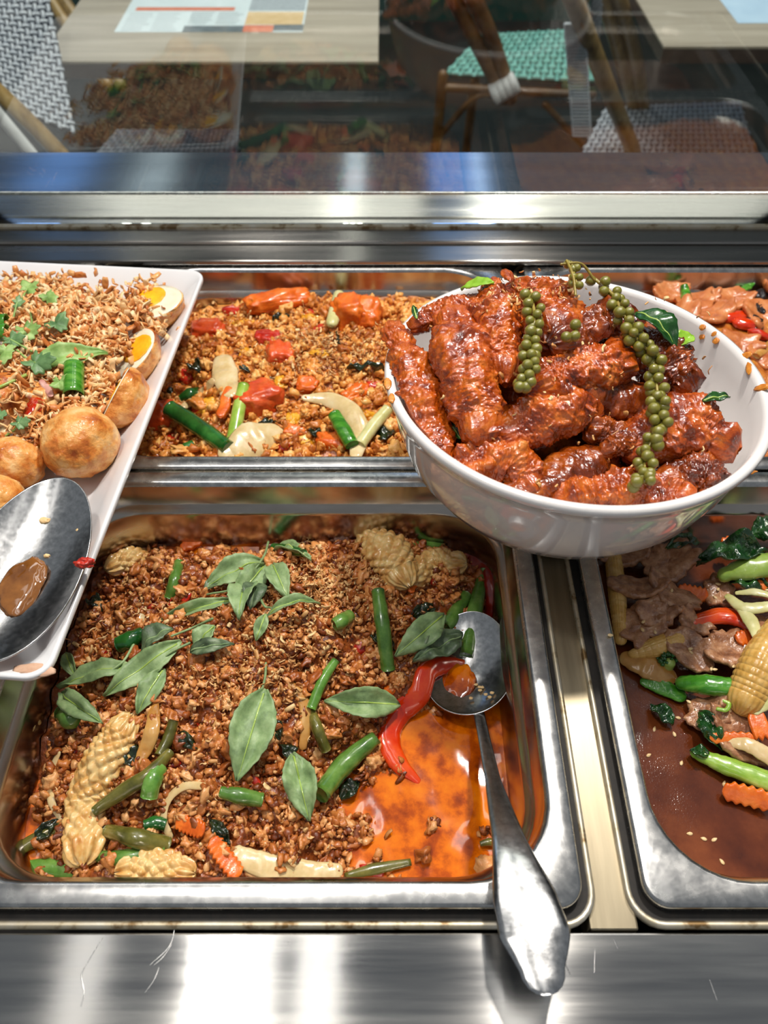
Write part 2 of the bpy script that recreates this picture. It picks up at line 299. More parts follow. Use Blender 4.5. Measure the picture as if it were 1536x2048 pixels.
def flakes(P, size, tilt=.7):                                   # small curled chips as one mesh
    n = len(P); gx, gy = np.meshgrid(np.linspace(-1, 1, 4), np.linspace(-.46, .46, 3), indexing='ij')
    top = np.stack([gx, gy*(1-.3*gx**2), .35*gx**2+.1*np.sin(3*gx)], -1).reshape(-1, 3); bot = top-[0, 0, .2]
    T = np.vstack([top, bot]); g = gridfaces(4, 3, False); per = [0, 1, 2, 5, 8, 11, 10, 9, 6, 3]
    side = np.array([(per[i], per[(i+1) % 10], per[(i+1) % 10]+12, per[i]+12) for i in range(10)])
    Fc = np.vstack([g, g[:, ::-1]+12, side[:, ::-1]])
    R = rotmats(n); up = np.array([0, 0, 1.]); R[:, :, 2] = R[:, :, 2]*tilt+up*(1-tilt)*1.2
    R[:, :, 2] /= np.linalg.norm(R[:, :, 2], axis=1)[:, None]; R[:, :, 0] -= (R[:, :, 0]*R[:, :, 2]).sum(1)[:, None]*R[:, :, 2]
    R[:, :, 0] /= np.linalg.norm(R[:, :, 0], axis=1)[:, None]; R[:, :, 1] = np.cross(R[:, :, 2], R[:, :, 0])
    W = T[None]*(np.asarray(size)[:, None, None]*rng.uniform(.6, 1.3, (n, 1, 3)))
    W = np.einsum('nij,nvj->nvi', R, W)+P[:, None]
    return W.reshape(-1, 3), (Fc[None]+np.arange(n)[:, None, None]*24).reshape(-1, 4)
def blob(c, ax, amp=.12, fr=1.6, sub=4, rot=None, seed=None, amp2=0, fr2=6):
    V, Fc = ico(sub); s = rng.uniform(0, 90) if seed is None else seed
    W = V*(1+amp*fbm(V+s, fr, 3)[:, None]+(amp2*fbm(V+s, fr2, 2)[:, None] if amp2 else 0))*np.asarray(ax)
    if rot is not None: W = W@np.asarray(rot).T
    return W+np.asarray(c), Fc
def frame(x, up=(0, 0, 1)):
    x = unit(x); y = unit(np.cross(up, x)); return np.stack([x, y, np.cross(x, y)], 1)
def rrect(cx, cy, hw, hd, r, z, k=8, ang=0.):
    pts = []
    for sx, sy, a0 in ((1, 1, 0), (-1, 1, 90), (-1, -1, 180), (1, -1, 270)):
        for a in np.radians(np.linspace(a0, a0+90, k)): pts.append((sx*(hw-r)+r*math.cos(a), sy*(hd-r)+r*math.sin(a)))
    p = np.array(pts); c, s = math.cos(ang), math.sin(ang)
    return np.column_stack([cx+p[:, 0]*c-p[:, 1]*s, cy+p[:, 0]*s+p[:, 1]*c, np.full(len(p), z)])
def loft(loops, cap0=False, cap1=False):
    m = len(loops[0]); V = np.vstack(loops); Fc = [gridfaces(len(loops), m)]; j = np.arange(m)
    for on, base in ((cap0, 0), (cap1, (len(loops)-1)*m)):
        if on:
            V = np.vstack([V, V[base:base+m].mean(0)]); f = np.stack([base+j, base+(j+1) % m, np.full(m, len(V)-1)], -1)
            Fc.append(f if base else f[:, ::-1])
    return V, Fc
def lathe(prof, C, nrm, seg=96):
    n = unit(nrm); e1 = unit(np.cross([0, 1, 0], n)); e2 = np.cross(n, e1); a = np.linspace(0, 2*np.pi, seg, endpoint=False)
    V = [np.asarray(C)+h*n+r*(np.cos(a)[:, None]*e1+np.sin(a)[:, None]*e2) for r, h in prof]
    return np.vstack(V), gridfaces(len(prof), seg)
def leaf(base, tip, width, nrm=(0, 0, 1), bend=.12, fold=.35, wave=.05, shape=.85, ns=18, nt=8, twist=0.):
    base, tip = np.asarray(base, float), np.asarray(tip, float); L = np.linalg.norm(tip-base); x = (tip-base)/L
    n = unit(np.asarray(nrm)-np.dot(nrm, x)*x); y = np.cross(n, x)
    s = np.linspace(0, 1, ns)[:, None]; t = np.linspace(-1, 1, nt+1)[None]; sd = rng.uniform(0, 50)
    hw = width/2*np.sin(np.pi*np.clip(s, .015, .985)**shape)**.85
    edge = 1+.04*np.sin(s*60)*abs(t)
    z = bend*L*np.sin(np.pi*s)+1.4*fold*hw*abs(t)**1.3+1.7*wave*L*noise(np.stack(np.broadcast_arrays(s*4+sd, t*1.3, s*0), -1))
    z = z+.02*width*np.cos(s*38-abs(t)*7)*abs(t)*(1-abs(t)*.4)+twist*hw*t
    P = base+x*(s*L)[..., None]+y*(t*hw*edge*(1-.12*fold))[..., None]+n*z[..., None]
    return P.reshape(-1, 3), gridfaces(ns, nt+1, False)
def lobed(c, r, nrm, xdir, lobes=5, depth=.35, cup=.15):          # lobed herb leaf
    n = unit(nrm); x = unit(np.asarray(xdir)-np.dot(xdir, n)*n); y = np.cross(n, x); m = 60; a = np.linspace(0, 2*np.pi, m, endpoint=False); sd = rng.uniform(0, 9)
    R = r*(.64+depth*np.cos(a*lobes)*.38+.07*np.cos(a*lobes*3+1)+.05*np.cos(a*13+sd)+.2*np.cos(a)+.1*np.cos(2*a+sd)); V = [np.asarray(c, float)[None]]
    for k in (.3, .55, .8, 1): V.append(np.asarray(c)+k*R[:, None]*(np.cos(a)[:, None]*x+np.sin(a)[:, None]*y)+n*(cup*r*k*k*np.sin(a*2+sd)[:, None]+.08*r*k*np.cos(a*lobes)[:, None]))
    V = np.vstack(V); j = np.arange(m); Ft = np.stack([np.zeros(m, int), 1+j, 1+(j+1) % m], -1)
    Fq = gridfaces(4, m)+1
    return V, [Fq[:, ::-1], Ft]
# ------------------------------------------------------------------ food height fields
class HF:
    def __init__(s, ctl, sig=.02, amp=.004, fr=70, seed=0.):
        s.P = np.array([at(u, v, z)[:2] for u, v, z in ctl]); s.z = np.array([c[2] for c in ctl]); s.sig = sig; s.amp = amp; s.fr = fr; s.seed = seed
    def __call__(s, X, Y):
        X = np.asarray(X, float); Y = np.asarray(Y, float); d = (X[..., None]-s.P[:, 0])**2+(Y[..., None]-s.P[:, 1])**2
        W = np.exp(-d/(2*s.sig**2))+1e-4/(1+d*1e4); z = (W*s.z).sum(-1)/W.sum(-1)
        if s.amp: z = z+s.amp*fbm(np.stack([X, Y, X*0+s.seed], -1), s.fr, 3)
        return z
    def hit(s, u, v):
        d = ray(u, v); t0 = (.16-CH)/d[2]; t1 = (-.12-CH)/d[2]; t = np.linspace(t0, t1, 260); Q = CAMP+t[:, None]*d
        b = Q[:, 2] <= s(Q[:, 0], Q[:, 1]); i = int(np.argmax(b)) if b.any() else len(t)-1
        return Q[i]
    def normal(s, p):
        e = .006; gx = (s(p[0]+e, p[1])-s(p[0]-e, p[1]))/(2*e); gy = (s(p[0], p[1]+e)-s(p[0], p[1]-e))/(2*e)
        return unit([-gx*.6, -gy*.6, 1])
    def mesh(s, x0, x1, y0, y1, r, nx, ny, off=0., bot=None):
        gx, gy = np.meshgrid(np.linspace(x0, x1, nx), np.linspace(y0, y1, ny), indexing='ij'); z = s(gx, gy)+off
        V = np.stack([gx, gy, z], -1).reshape(-1, 3); Fc = gridfaces(nx, ny, False)
        c = V[Fc].mean(1); hx, hy = (x1-x0)/2, (y1-y0)/2; q = np.abs(c[:, :2]-[(x0+x1)/2, (y0+y1)/2])-[hx-r, hy-r]
        ok = np.linalg.norm(np.maximum(q, 0), axis=1) <= r
        Fc = Fc[ok]; used = np.unique(Fc); mp_ = np.full(len(V), -1); mp_[used] = np.arange(len(used))
        return V[used], mp_[Fc]
# ================================================================== SETTING: cafe floor and wall beyond the glass
M['floor'] = mat('dark_floor', [(.3, (20, 24, 24)), (.7, (38, 42, 40))], 6, .45, .1, 60, world=True)
M['greenwall'] = mat('dark_green_panel', [(.3, (18, 52, 46)), (.7, (28, 68, 60))], 3, .5, world=True)
fl = mk('floor', box(-4, 4, -1.5, 5.5, -.93, -.9), M['floor'], kind='structure', smooth=False)
wl = mk('wall_back', box(-4, 4, 3.9, 4.0, -.9, .45), M['greenwall'], kind='structure', smooth=False)
# ================================================================== serving counter
FZ = -.009
YF0, YF1, YB0, YB1 = .0834, .3612, .3640, .6165
ct = empty('serving_counter', (0, .3, -.9), 'brushed stainless steel serving counter holding the food pans', 'counter')
mk('front_worktop', bevbox(-.9, .9, -.35, .0745, -.03, FZ, .001), M['worktop'], ct, smooth=False)
XG = [(-.2560, -.2325), (.0985, .1215)]
for a, b in XG:
    mk('divider_bar', bevbox(a, b, .0755, .3625, -.03, FZ-.001, .001), M['bar'], ct, smooth=False)
    mk('divider_bar', bevbox(a if a < 0 else .1095, b, .3635, .60, -.03, FZ-.001, .001), M['bar'], ct, smooth=False)
for x0, x1, yb in ((-.62, -.2555, YB1), (-.2335, .0985, YF1-.004), (.1215, .48, YB1)):        # raised lips round the openings
    cx, hw = (x0+x1)/2, (x1-x0)/2; cy, hd = (YF0+yb)/2, (yb-YF0)/2
    lp = [rrect(cx, cy, hw+.0040, hd+.0075, .017, FZ-.002), rrect(cx, cy, hw+.0040, hd+.0075, .017, FZ+.0022), rrect(cx, cy, hw+.0020, hd+.0050, .015, FZ+.0025), rrect(cx, cy, hw+.0010, hd+.0040, .014, FZ+.001)]
    mk('opening_lip', loft(lp), M['seal'], ct)
    lp = [rrect(cx, cy, hw+.0028, hd+.0048, .014, FZ+.0012), rrect(cx, cy, hw-.004, hd-.002, .012, FZ+.0010)]
    mk('dark_gap_line', loft(lp), M['gapblack'], ct)  # flat black ring stands in for the dark gap round the rim
mk('well', join(box(-.7, .7, .06, .07, -.25, -.03), box(-.7, .7, .63, .64, -.25, -.03), box(-.7, .7, .06, .64, -.26, -.25), box(-.7, -.69, .06, .64, -.25, -.03), box(.69, .7, .06, .64, -.25, -.03)), M['well'], ct, smooth=False)
for pts in ([(205, 1876), (178, 1920), (163, 1950), (168, 1985), (162, 2012)], [(352, 1840), (340, 1890), (300, 1930)], [(343, 1890), (325, 1915), (308, 1930)], [(318, 1935), (308, 1960), (290, 1985)], [(1228, 1880), (1236, 1898)], [(1130, 1925), (1140, 1948)], [(1190, 1900), (1189, 1945)], [(1420, 1960), (1434, 2000)]):
    mk('scratch', tube([at(u, v, FZ+.00005) for u, v in pts], [.00015, .0003, .0002], 24, 6, .35), M['rim'], ct)
mk('front_panel', box(-.9, .9, -.36, -.351, -.85, -.01), M['worktop'], ct, smooth=False)
GY = .663
mk('rear_ledge', join(bevbox(-1.2, 1.2, .6085, .634, .0012, .006, .0015), box(-1.2, 1.2, .628, .634, -.03, .0014), bevbox(-1.2, 1.2, .6352, GY+.012, -.03, .0085, .002)), M['ledge'], ct, smooth=False)
mk('dark_gap_line', box(-1.2, 1.2, .6335, .6357, -.02, .0035), M['gapblack'], ct, smooth=False)  # black strip stands in for the dark groove between ledge pieces
mk('glass_seal', box(-1.2, 1.2, GY-.006, GY-.0005, .008, .0105), M['seal'], ct, smooth=False)
V, Fc = bevbox(-1.2, 1.2, GY+.0125, .712, -.03, .0095, .0022, 3); V[:, 2] += np.where(V[:, 1] > .69, .004, 0)
mk('outer_rail', (V, Fc), M['ledge'], ct, smooth=False)
mk('rail_bead', tube([(-1.2, .712, .0135), (1.2, .712, .0135)], .0018, 2, 10, ends='cut'), M['rim'], ct)
mk('outer_sill', bevbox(-1.2, 1.2, .7145, .811, -.04, .006, .0012), M['sill'], ct, smooth=False)
mk('outer_panel', box(-1.2, 1.2, .79, .81, -.9, -.041), M['well'], ct, smooth=False)
# glass screen
gm = bpy.data.materials.new('clear_glass'); gm.use_nodes = True; nt = gm.node_tree; nt.nodes.clear()
out = nt.nodes.new('ShaderNodeOutputMaterial'); mx = nt.nodes.new('ShaderNodeMixShader'); fr = nt.nodes.new('ShaderNodeFresnel'); fr.inputs[0].default_value = 1.62
tr = nt.nodes.new('ShaderNodeBsdfTransparent'); tr.inputs[0].default_value = (.93, .97, .955, 1); gl = nt.nodes.new('ShaderNodeBsdfGlossy'); gl.inputs['Roughness'].default_value = .015
nt.links.new(fr.outputs[0], mx.inputs[0]); nt.links.new(tr.outputs[0], mx.inputs[1]); nt.links.new(gl.outputs[0], mx.inputs[2]); nt.links.new(mx.outputs[0], out.inputs[0])
mk('glass_screen', box(-1.15, 1.15, GY, GY+.004, .0087, .5), gm, None, 'clear upright glass screen standing along the back of the counter', 'glass', smooth=False)
# ================================================================== steel food pans
def pan(x0, x1, y0, y1, label, ang=0.):
    cx, cy, hw, hd = (x0+x1)/2, (y0+y1)/2, (x1-x0)/2, (y1-y0)/2
    e = empty('food_pan', (cx, cy, -.1), label, 'pan', 'stainless steel food pans in the counter')
    def R(ins, r, z): return rrect(cx, cy, hw-ins, hd-ins, r, z, 10, ang)
    mk('rim', loft([R(.0022, .011, -.0075), R(.0002, .012, -.0072), R(0, .0122, -.0022), R(.0007, .0118, -.0007), R(.002, .011, 0), R(.0098, .043, .0), R(.0112, .043, -.0005), R(.0125, .042, -.003)]), M['rim'], e)
    b = mk('basin', loft([R(.0125, .042, -.003), R(.0142, .042, -.019), R(.0155, .042, -.0205), R(.019, .040, -.0235), R(.0198, .040, -.0265), R(.0235, .038, -.085), R(.030, .034, -.097), R(.045, .025, -.1)], cap1=True), M['basin'], e)
    return e
pan(-.2293, .0957, YF0, YF1, 'steel pan of basil pork mince with a spoon in it')
pan(-.2196, .1075, YB0, YB1, 'steel pan of egg, mince and carrot behind the basil pork pan')
pan(.1245, .4495, YF0, YF1, 'steel pan of brown gravy with beef and baby corn at right')
pan(.1245, .4495, YB0, YB1, 'steel pan of pork slices behind the white bowl')
pan(-.585, -.2590, YB0, YB1, 'steel pan whose far rim shows behind the white tray')
# ================================================================== white bowl
BS = .9583; BC = np.array([.1154, .3570, .0916]); BN = unit([.0274, .0761, 1])
bowl = empty('round_bowl', (BC[0], BC[1], 0), 'round white bowl heaped with glazed chicken wings and peppercorns', 'bowl')
outp = [(.001, -.0745), (.046, -.0755), (.050, -.0775), (.053, -.0770), (.056, -.0735), (.075, -.0685), (.093, -.0575), (.1045, -.0435), (.1115, -.027), (.1155, -.012), (.1165, -.0065), (.1185, -.0055), (.1200, -.0035), (.1203, -.0015), (.1195, .0003), (.1175, .0010), (.1150, .0003), (.1135, -.002)]
inp = [(.1120, -.012), (.1075, -.027), (.1000, -.0415), (.088, -.054), (.070, -.064), (.050, -.068), (.025, -.070), (.001, -.0705)]
def deep(pr): return [(r*BS, h*BS*(1.23 if h < 0 else 1)) for r, h in pr]
outp, inp = deep(outp), deep(inp)
mk('shell', lathe(outp+inp, BC, BN, 128), M['bowlwhite'], bowl)
def on_plane(u, v, C, n):
    d = ray(u, v); t = np.dot(C-CAMP, n)/np.dot(d, n); return CAMP+t*d
def inner_bowl(u, v):
    d = ray(u, v); t = np.linspace(.3, .9, 900); Q = CAMP+t[:, None]*d-BC; h = Q@BN; r = np.linalg.norm(Q-h[:, None]*BN, axis=1)
    pr = np.array(inp); R = np.interp(-h, -pr[:, 1], pr[:, 0]); hit = (h < .001) & (r >= R) & (Q[:, 1] > -.02)
    i = int(np.argmax(hit)); return Q[i]+BC, i
for u, v, a, b, rot in ((1490, 712, 16, 9, .6), (1498, 737, 7, 16, .35), (1525, 775, 20, 9, .9), (1530, 808, 16, 14, .3), (1528, 830, 18, 8, .9), (1405, 655, 7, 7, 0), (1404, 674, 6, 6, 0), (1432, 682, 8, 7, .5), (1428, 668, 7, 5, 0), (1524, 866, 14, 7, .7), (1500, 945, 16, 6, .6), (1480, 960, 7, 4, .5)):
    p, i = inner_bowl(u, v)
    if i == 0: continue
    n = unit(BC+BN*.08-p); s = mpp(p); x = unit(np.cross(n, [math.sin(rot), math.cos(rot), 0])); y = np.cross(n, x)
    mk('sauce_smear', blob(p+n*.0002, (a*s*.9, b*s*.9, .0006), .3, 1.8, 3, np.stack([x, y, n], 1)), M['smear'], bowl)
for u, v, a, b in ((775, 770, 8, 16), (783, 800, 7, 14)):
    p = on_plane(u, v, BC, BN)+BN*.001; s = mpp(p); mk('sauce_smear', blob(p, (a*s, b*s, .0007), .3, 1.8, 3), M['smear'], bowl)
# ================================================================== white tray
TZ = .031
BR, FR = at(412, 541, TZ), at(92, 1361, TZ); ld = unit(BR-FR); wd_ = np.array([-ld[1], ld[0], 0]); TL = np.linalg.norm(BR-FR); TW = .25
TCn = (BR+FR)/2+wd_*TW/2; tang = math.atan2(ld[1], ld[0])-math.pi/2
tray = empty('rectangular_tray', (TCn[0], TCn[1], .0), 'long white rectangular tray of fried eggs laid across the left pans', 'tray')
def TR(ins, r, z): return rrect(TCn[0], TCn[1], TW/2-ins, TL/2-ins, r, z, 8, tang)
mk('shell', loft([TR(.034, .012, .0016), TR(.030, .013, .0010), TR(.006, .013, .024), TR(.0008, .013, .0265), TR(0, .013, .028), TR(0, .013, .0305), TR(.0006, .0125, .0313), TR(.0018, .012, .0315), TR(.0034, .011, .0305), TR(.0065, .011, .0285), TR(.012, .012, .024), TR(.028, .013, .009), TR(.033, .013, .0065), TR(.038, .012, .0060)], cap0=True, cap1=True), M['white'], tray)
cp = FR+ld*.006+wd_*.009; cp[2] = TZ-.0015
mk('chipped_corner', blob(cp, (.0115, .0042, .0014), .25, 2, 3, frame(wd_*1+ld*-.05)), M['chip'], tray)
def tfloor(u, v, z=.0068): return at(u, v, z)
# ================================================================== cafe furniture beyond the glass
M['tabletop'] = mat('grey_oak_laminate', [(.3, (150, 138, 120)), (.5, (172, 160, 142)), (.7, (188, 176, 158))], 30, .35, .1, 120, stretch=(.08, 1, 1), world=True)
M['tableedge'] = mat('dark_table_edge', [(.3, (66, 54, 48)), (.7, (84, 70, 62))], 30, .5)
M['blackmetal'] = mat('black_metal', [(.3, (16, 16, 17)), (.7, (26, 26, 28))], 30, .45)
M['bamboo'] = mat('bamboo_look_tube', [(.25, (112, 84, 40)), (.5, (158, 126, 70)), (.75, (186, 156, 98))], 18, .35, .15, 60, coat=.3, stretch=(3, 3, .6))
M['bamboodark'] = mat('dark_bamboo_tube', [(.25, (66, 42, 18)), (.5, (104, 70, 32)), (.75, (140, 102, 52))], 18, .35, .15, 60, coat=.3)
M['wrap'] = mat('white_binding', [(.3, (206, 206, 204)), (.7, (226, 226, 226))], 60, .5)
M['navy'] = mat('navy_weave', [(.3, (20, 26, 40)), (.7, (36, 44, 62))], 60, .5)
M['whiteweave'] = mat('white_weave_strand', [(.3, (196, 202, 212)), (.7, (222, 226, 232))], 90, .45)
M['mint'] = mat('mint_weave_strand', [(.3, (96, 176, 160)), (.7, (150, 210, 198))], 90, .45)
M['darkgreen'] = mat('dark_green_weave', [(.3, (16, 60, 50)), (.7, (28, 80, 68))], 60, .5)
M['paper'] = mat('printed_paper_base', [(.3, (206, 218, 220)), (.7, (216, 226, 228))], 20, .6)
M['papergrey'] = mat('grey_print', [(.3, (150, 158, 162)), (.7, (178, 186, 190))], 200, .6)
M['paperred'] = mat('orange_print', [(.3, (206, 110, 80)), (.7, (220, 132, 98))], 60, .6)
M['papertan'] = mat('tan_print', [(.3, (208, 176, 124)), (.7, (222, 192, 146))], 60, .6)
M['paperdark'] = mat('slate_print', [(.3, (88, 98, 102)), (.7, (110, 120, 124))], 60, .6)
M['paperblue'] = mat('pale_blue_paper', [(.3, (176, 204, 228)), (.7, (190, 216, 236))], 20, .6)
TBZ = -.15
def table(x0, x1, y0, y1, label):
    e = empty('cafe_table', ((x0+x1)/2, (y0+y1)/2, -.9), label, 'table', 'cafe tables beyond the glass')
    mk('tabletop', bevbox(x0, x1, y0, y1, TBZ-.006, TBZ, .0015), M['tabletop'], e, smooth=False)
    mk('edge_band', bevbox(x0+.001, x1-.001, y0+.001, y1-.001, TBZ-.03, TBZ-.0062, .001), M['tableedge'], e, smooth=False)
    cx, cy = (x0+x1)/2, (y0+y1)/2
    mk('pedestal', tube([(cx, cy, -.88), (cx, cy, TBZ-.03)], .03, 4, 16, ends='cut'), M['blackmetal'], e)
    mk('base', bevbox(cx-.2, cx+.2, cy-.2, cy+.2, -.9, -.88, .004), M['blackmetal'], e, smooth=False)
a = at(75, 122, TBZ); b = at(757, 112, TBZ)
table(a[0], b[0], a[1], a[1]+.6, 'pale oak cafe table with a large printed menu, left of the bamboo posts')
c = at(1328, 92, TBZ)
table(c[0], c[0]+.6, c[1], c[1]+.6, 'pale oak cafe table with a blue paper sheet at top right')
# printed menu on the left table
z = TBZ+.0006
def quad(u0, v0, u1, v1, y1, zz, th=.0006):        # a flat sheet from a pixel corner, given its far edge
    p = at(u0, v0, zz); q = at(u1, v1, zz)
    return box(p[0], q[0], p[1], y1, zz-th, zz)
p0, p1 = at(228, 64, z), at(608, 48, z); W_ = p1[0]-p0[0]; y0 = p0[1]; D_ = .30
mn = empty('menu_sheet', (p0[0]+W_/2, y0+D_/2, TBZ), 'printed menu sheet lying on the left cafe table', 'menu')
sheet = mk('sheet', box(p0[0], p0[0]+W_, y0, y0+D_, TBZ+.0001, z), M['paper'], mn, smooth=False)
def prt(fx0, fx1, fy0, fy1, m, k=1): mk('printed_block', box(p0[0]+W_*fx0, p0[0]+W_*fx1, y0+D_*fy0, y0+D_*fy1, z, z+.0002*k), m, sheet, smooth=False)
prt(.36, .68, 0, .10, M['paperdark']); prt(.68, .84, 0, .11, M['paperred']); prt(.84, 1, .02, .12, M['paperdark']); prt(.68, .99, .12, .34, M['papertan'])
prt(.05, .60, .36, .42, M['paperred']); prt(.68, .99, .36, .8, M['papergrey'])
for cx0, cx1 in ((.03, .165), (.185, .33), (.37, .5), (.52, .66)):
    for r in range(7):
        lo = .13+r*.032 if cx0 > .3 else .03+r*.045
        prt(cx0, cx1-rng.uniform(0, .04), lo, lo+.010, M['papergrey'])
q = at(1476, 46, z)
mk('paper_sheet', box(q[0], q[0]+.2, q[1], q[1]+.28, TBZ+.0001, z), M['paperblue'], None, 'pale blue paper sheet on the right cafe table', 'paper', smooth=False)
# woven panels: backing plus raised strands
def weave(Pfn, nu, nv, m1, m2, e, nm):
    n1, n2 = 14, 14
    g = np.array([[Pfn(i/(n1-1), j/(n2-1)) for j in range(n2)] for i in range(n1)]); G = gridfaces(n1, n2, False)
    bk = mk(nm, (g.reshape(-1, 3), G), m1, e, solid=.006)
    V = []; Fs = []; T = np.array([(-1, -1, 0), (1, -1, 0), (1, 1, 0), (-1, 1, 0), (-.55, -.6, 1), (.55, -.6, 1), (.55, .6, 1), (-.55, .6, 1)]); Tf = np.array([(4, 5, 6, 7), (0, 1, 5, 4), (1, 2, 6, 5), (2, 3, 7, 6), (3, 0, 4, 7)]); k = 0
    for i in range(nu):
        for j in range(nv):
            u, v = (i+.5)/nu, (j+.5)/nv; p = Pfn(u, v); du = (Pfn(u+.004, v)-Pfn(u-.004, v))/.008/nu; dv = (Pfn(u, v+.004)-Pfn(u, v-.004))/.008/nv; n = unit(np.cross(du, dv))
            lu, lv = (.60, .24) if (i+j) % 2 else (.24, .60)
            for sgn in (1, -1): V.append(p+n*sgn*.003+T[:, :1]*du*lu+T[:, 1:2]*dv*lv+n*sgn*T[:, 2:]*.003); Fs.append(Tf+k*8); k += 1
    mk('woven_strands', (np.vstack(V), np.vstack(Fs)), m2, bk, kind='stuff', smooth=False)
def bil(p00, p10, p11, p01, sag=0., nrm=(0, 0, 1)):
    p00, p10, p11, p01 = map(np.asarray, (p00, p10, p11, p01))
    return lambda u, v: (p00*(1-u)+p10*u)*(1-v)+(p01*(1-u)+p11*u)*v+np.asarray(nrm, float)*sag*(1-(2*u-1)**2)
def bar(e, nm, P, r, m, nodes=0):
    o = mk(nm, tube(P, r, 14, 12), M[m] if isinstance(m, str) else m, e)
    return o
def binding(e, p, d, r, n=4):
    d = unit(d); vs = [tube([np.asarray(p)+d*(i*r*.75-r*.02), np.asarray(p)+d*(i*r*.75+r*.62)], r*1.25, 3, 14) for i in range(n)]
    mk('binding', join(*vs), M['wrap'], e)
SZ = -.45
# chair at the left, its woven back toward the glass
e = empty('bistro_chair', (-.86, 1.45, -.9), 'navy and white woven bistro chair at the left edge, its back panel in view', 'chair', 'woven bistro chairs beyond the glass')
A = aty(-110, -40, 1.42); B = aty(86, -60, 1.50); C_ = aty(150, 268, 1.33); D = aty(-60, 170, 1.25)
weave(bil(D, C_, B, A, .02, (0, -1, .3)), 17, 24, M['navy'], M['whiteweave'], e, 'backrest')
bar(e, 'back_post', [aty(-40, 150, 1.24), aty(60, 245, 1.24), aty(130, 318, 1.24)], .013, 'bamboo')
bar(e, 'back_post', [aty(-60, 160, 1.20), aty(70, 315, 1.20)], .009, M['wrap'])
for dx, dy in ((0, 0), (.36, 0), (0, .36), (.36, .36)): bar(e, 'leg', [(-1.14+dx, 1.27+dy, -.9), (-1.12+dx*.95, 1.29+dy*.95, SZ)], .013, 'bamboo')
weave(bil((-1.15, 1.26, SZ), (-.76, 1.26, SZ), (-.76, 1.66, SZ), (-1.15, 1.66, SZ)), 24, 24, M['navy'], M['whiteweave'], e, 'seat')
# chair in front of the left table, only its seat in view
e = empty('bistro_chair', (-.45, 1.5, -.9), 'woven bistro chair seat low below the left cafe table', 'chair', 'woven bistro chairs beyond the glass')
a = at(150, 296, SZ); b = at(500, 262, SZ)
weave(bil((a[0]+.02, a[1]-.22, SZ), (b[0], a[1]-.22, SZ), (b[0]-.02, b[1]+.0, SZ), (a[0]+.08, b[1]+.0, SZ)), 28, 18, M['navy'], M['whiteweave'], e, 'seat')
for x, y in ((a[0]+.05, a[1]-.2), (b[0]-.03, a[1]-.2), (a[0]+.1, b[1]-.02), (b[0]-.04, b[1]-.02)): bar(e, 'leg', [(x, y, -.9), (x, y, SZ-.01)], .013, 'bamboo')
# bamboo posts of a chair behind the left table
e = empty('bistro_chair', (-1.15, 2.35, -.9), 'bamboo framed chair behind the far left corner of the left table', 'chair', 'woven bistro chairs beyond the glass')
for du in (0, 26): bar(e, 'back_post', [aty(82+du, -30, 2.3), aty(150+du, 75, 2.2), aty(215+du, 170, 2.1)], .016, 'bamboo')
# centre chair with mint seat
e = empty('bistro_chair', (.36, 2.3, -.9), 'bistro chair with mint green woven seat and bamboo legs', 'chair', 'woven bistro chairs beyond the glass')
q = [at(886, 150, SZ), at(1190, 166, SZ), at(1180, 58, SZ), at(962, 70, SZ)]
weave(bil(*q), 22, 10, M['darkgreen'], M['mint'], e, 'seat')
for i in range(4):
    p = q[i]; bar(e, 'leg', [(p[0]+(.0 if i in (1, 2) else -.02), p[1], -.9), (p[0], p[1], SZ+.0)], .014, 'bamboodark')
bar(e, 'seat_rail', [q[0]+[0, 0, -.03], q[1]+[0, 0, -.03]], .012, 'bamboodark')
bar(e, 'brace', [q[0]+[.0, 0, -.16], (q[0]+q[1])/2*.6+q[0]*.4+[-.03, 0, -.05], q[0]*.6+q[1]*.4+[0, 0, -.04]], .009, 'bamboodark')
bar(e, 'brace', [q[1]+[-.0, 0, -.16], q[1]*.7+q[0]*.3+[0, 0, -.06]], .009, 'bamboodark')
for p, k in ((q[0]+[-.005, -.0, -.05], 1), (q[0]+[-.01, -.01, -.16], 1), (q[1]+[-.05, -.01, -.05], 1), (q[1]+[-.05, -.01, -.16], 1)): binding(e, p, (0, 0, 1), .016, 4)
Yc = 1.95
for du in (0, 40): bar(e, 'back_post', [aty(880+du, -60, Yc-.12), aty(945+du*.9, 70, Yc-.05), aty(1008+du*.35, 196, Yc)], .017, 'bamboodark')
bp_ = aty(1003, 190, Yc-.03); binding(e, bp_-[.02, 0, 0], (.85, 0, .5), .02, 4)
# right chair with white woven seat
e = empty('bistro_chair', (.69, 1.8, -.9), 'white and navy woven bistro chair with thick bamboo posts at right', 'chair', 'woven bistro chairs beyond the glass')
q = [at(1150, 330, SZ), at(1520, 340, SZ), at(1480, 205, SZ), at(1210, 215, SZ)]
weave(bil(*q), 28, 13, M['navy'], M['whiteweave'], e, 'seat')
for p in q: bar(e, 'leg', [(p[0], p[1], -.9), (p[0], p[1], SZ)], .014, 'bamboo')
bar(e, 'back_post', [aty(1132, -40, 1.42), aty(1205, 150, 1.60), aty(1268, 305, 1.74)], .017, 'bamboo')
for du in (0, 30): bar(e, 'back_post', [aty(1198+du, -40, 1.75), aty(1240+du, 110, 1.88), aty(1268+du*.6, 215, 1.98)], .016, 'bamboo')
vs = []
for i in range(34):
    f = i/33; p = aty(1150+14*f, 50+220*f, 1.5+.1*f); vs.append(tube([p+[-.016, 0, 0], p+[.016, 0, 0]], .0042, 3, 8))
mk('bound_edge', join(*vs), M['whiteweave'], e)
weave(bil(aty(1186, -40, 1.7), aty(1204, -40, 1.75), aty(1198, 80, 1.8), aty(1180, 40, 1.78)), 6, 14, M['navy'], M['whiteweave'], e, 'backrest')
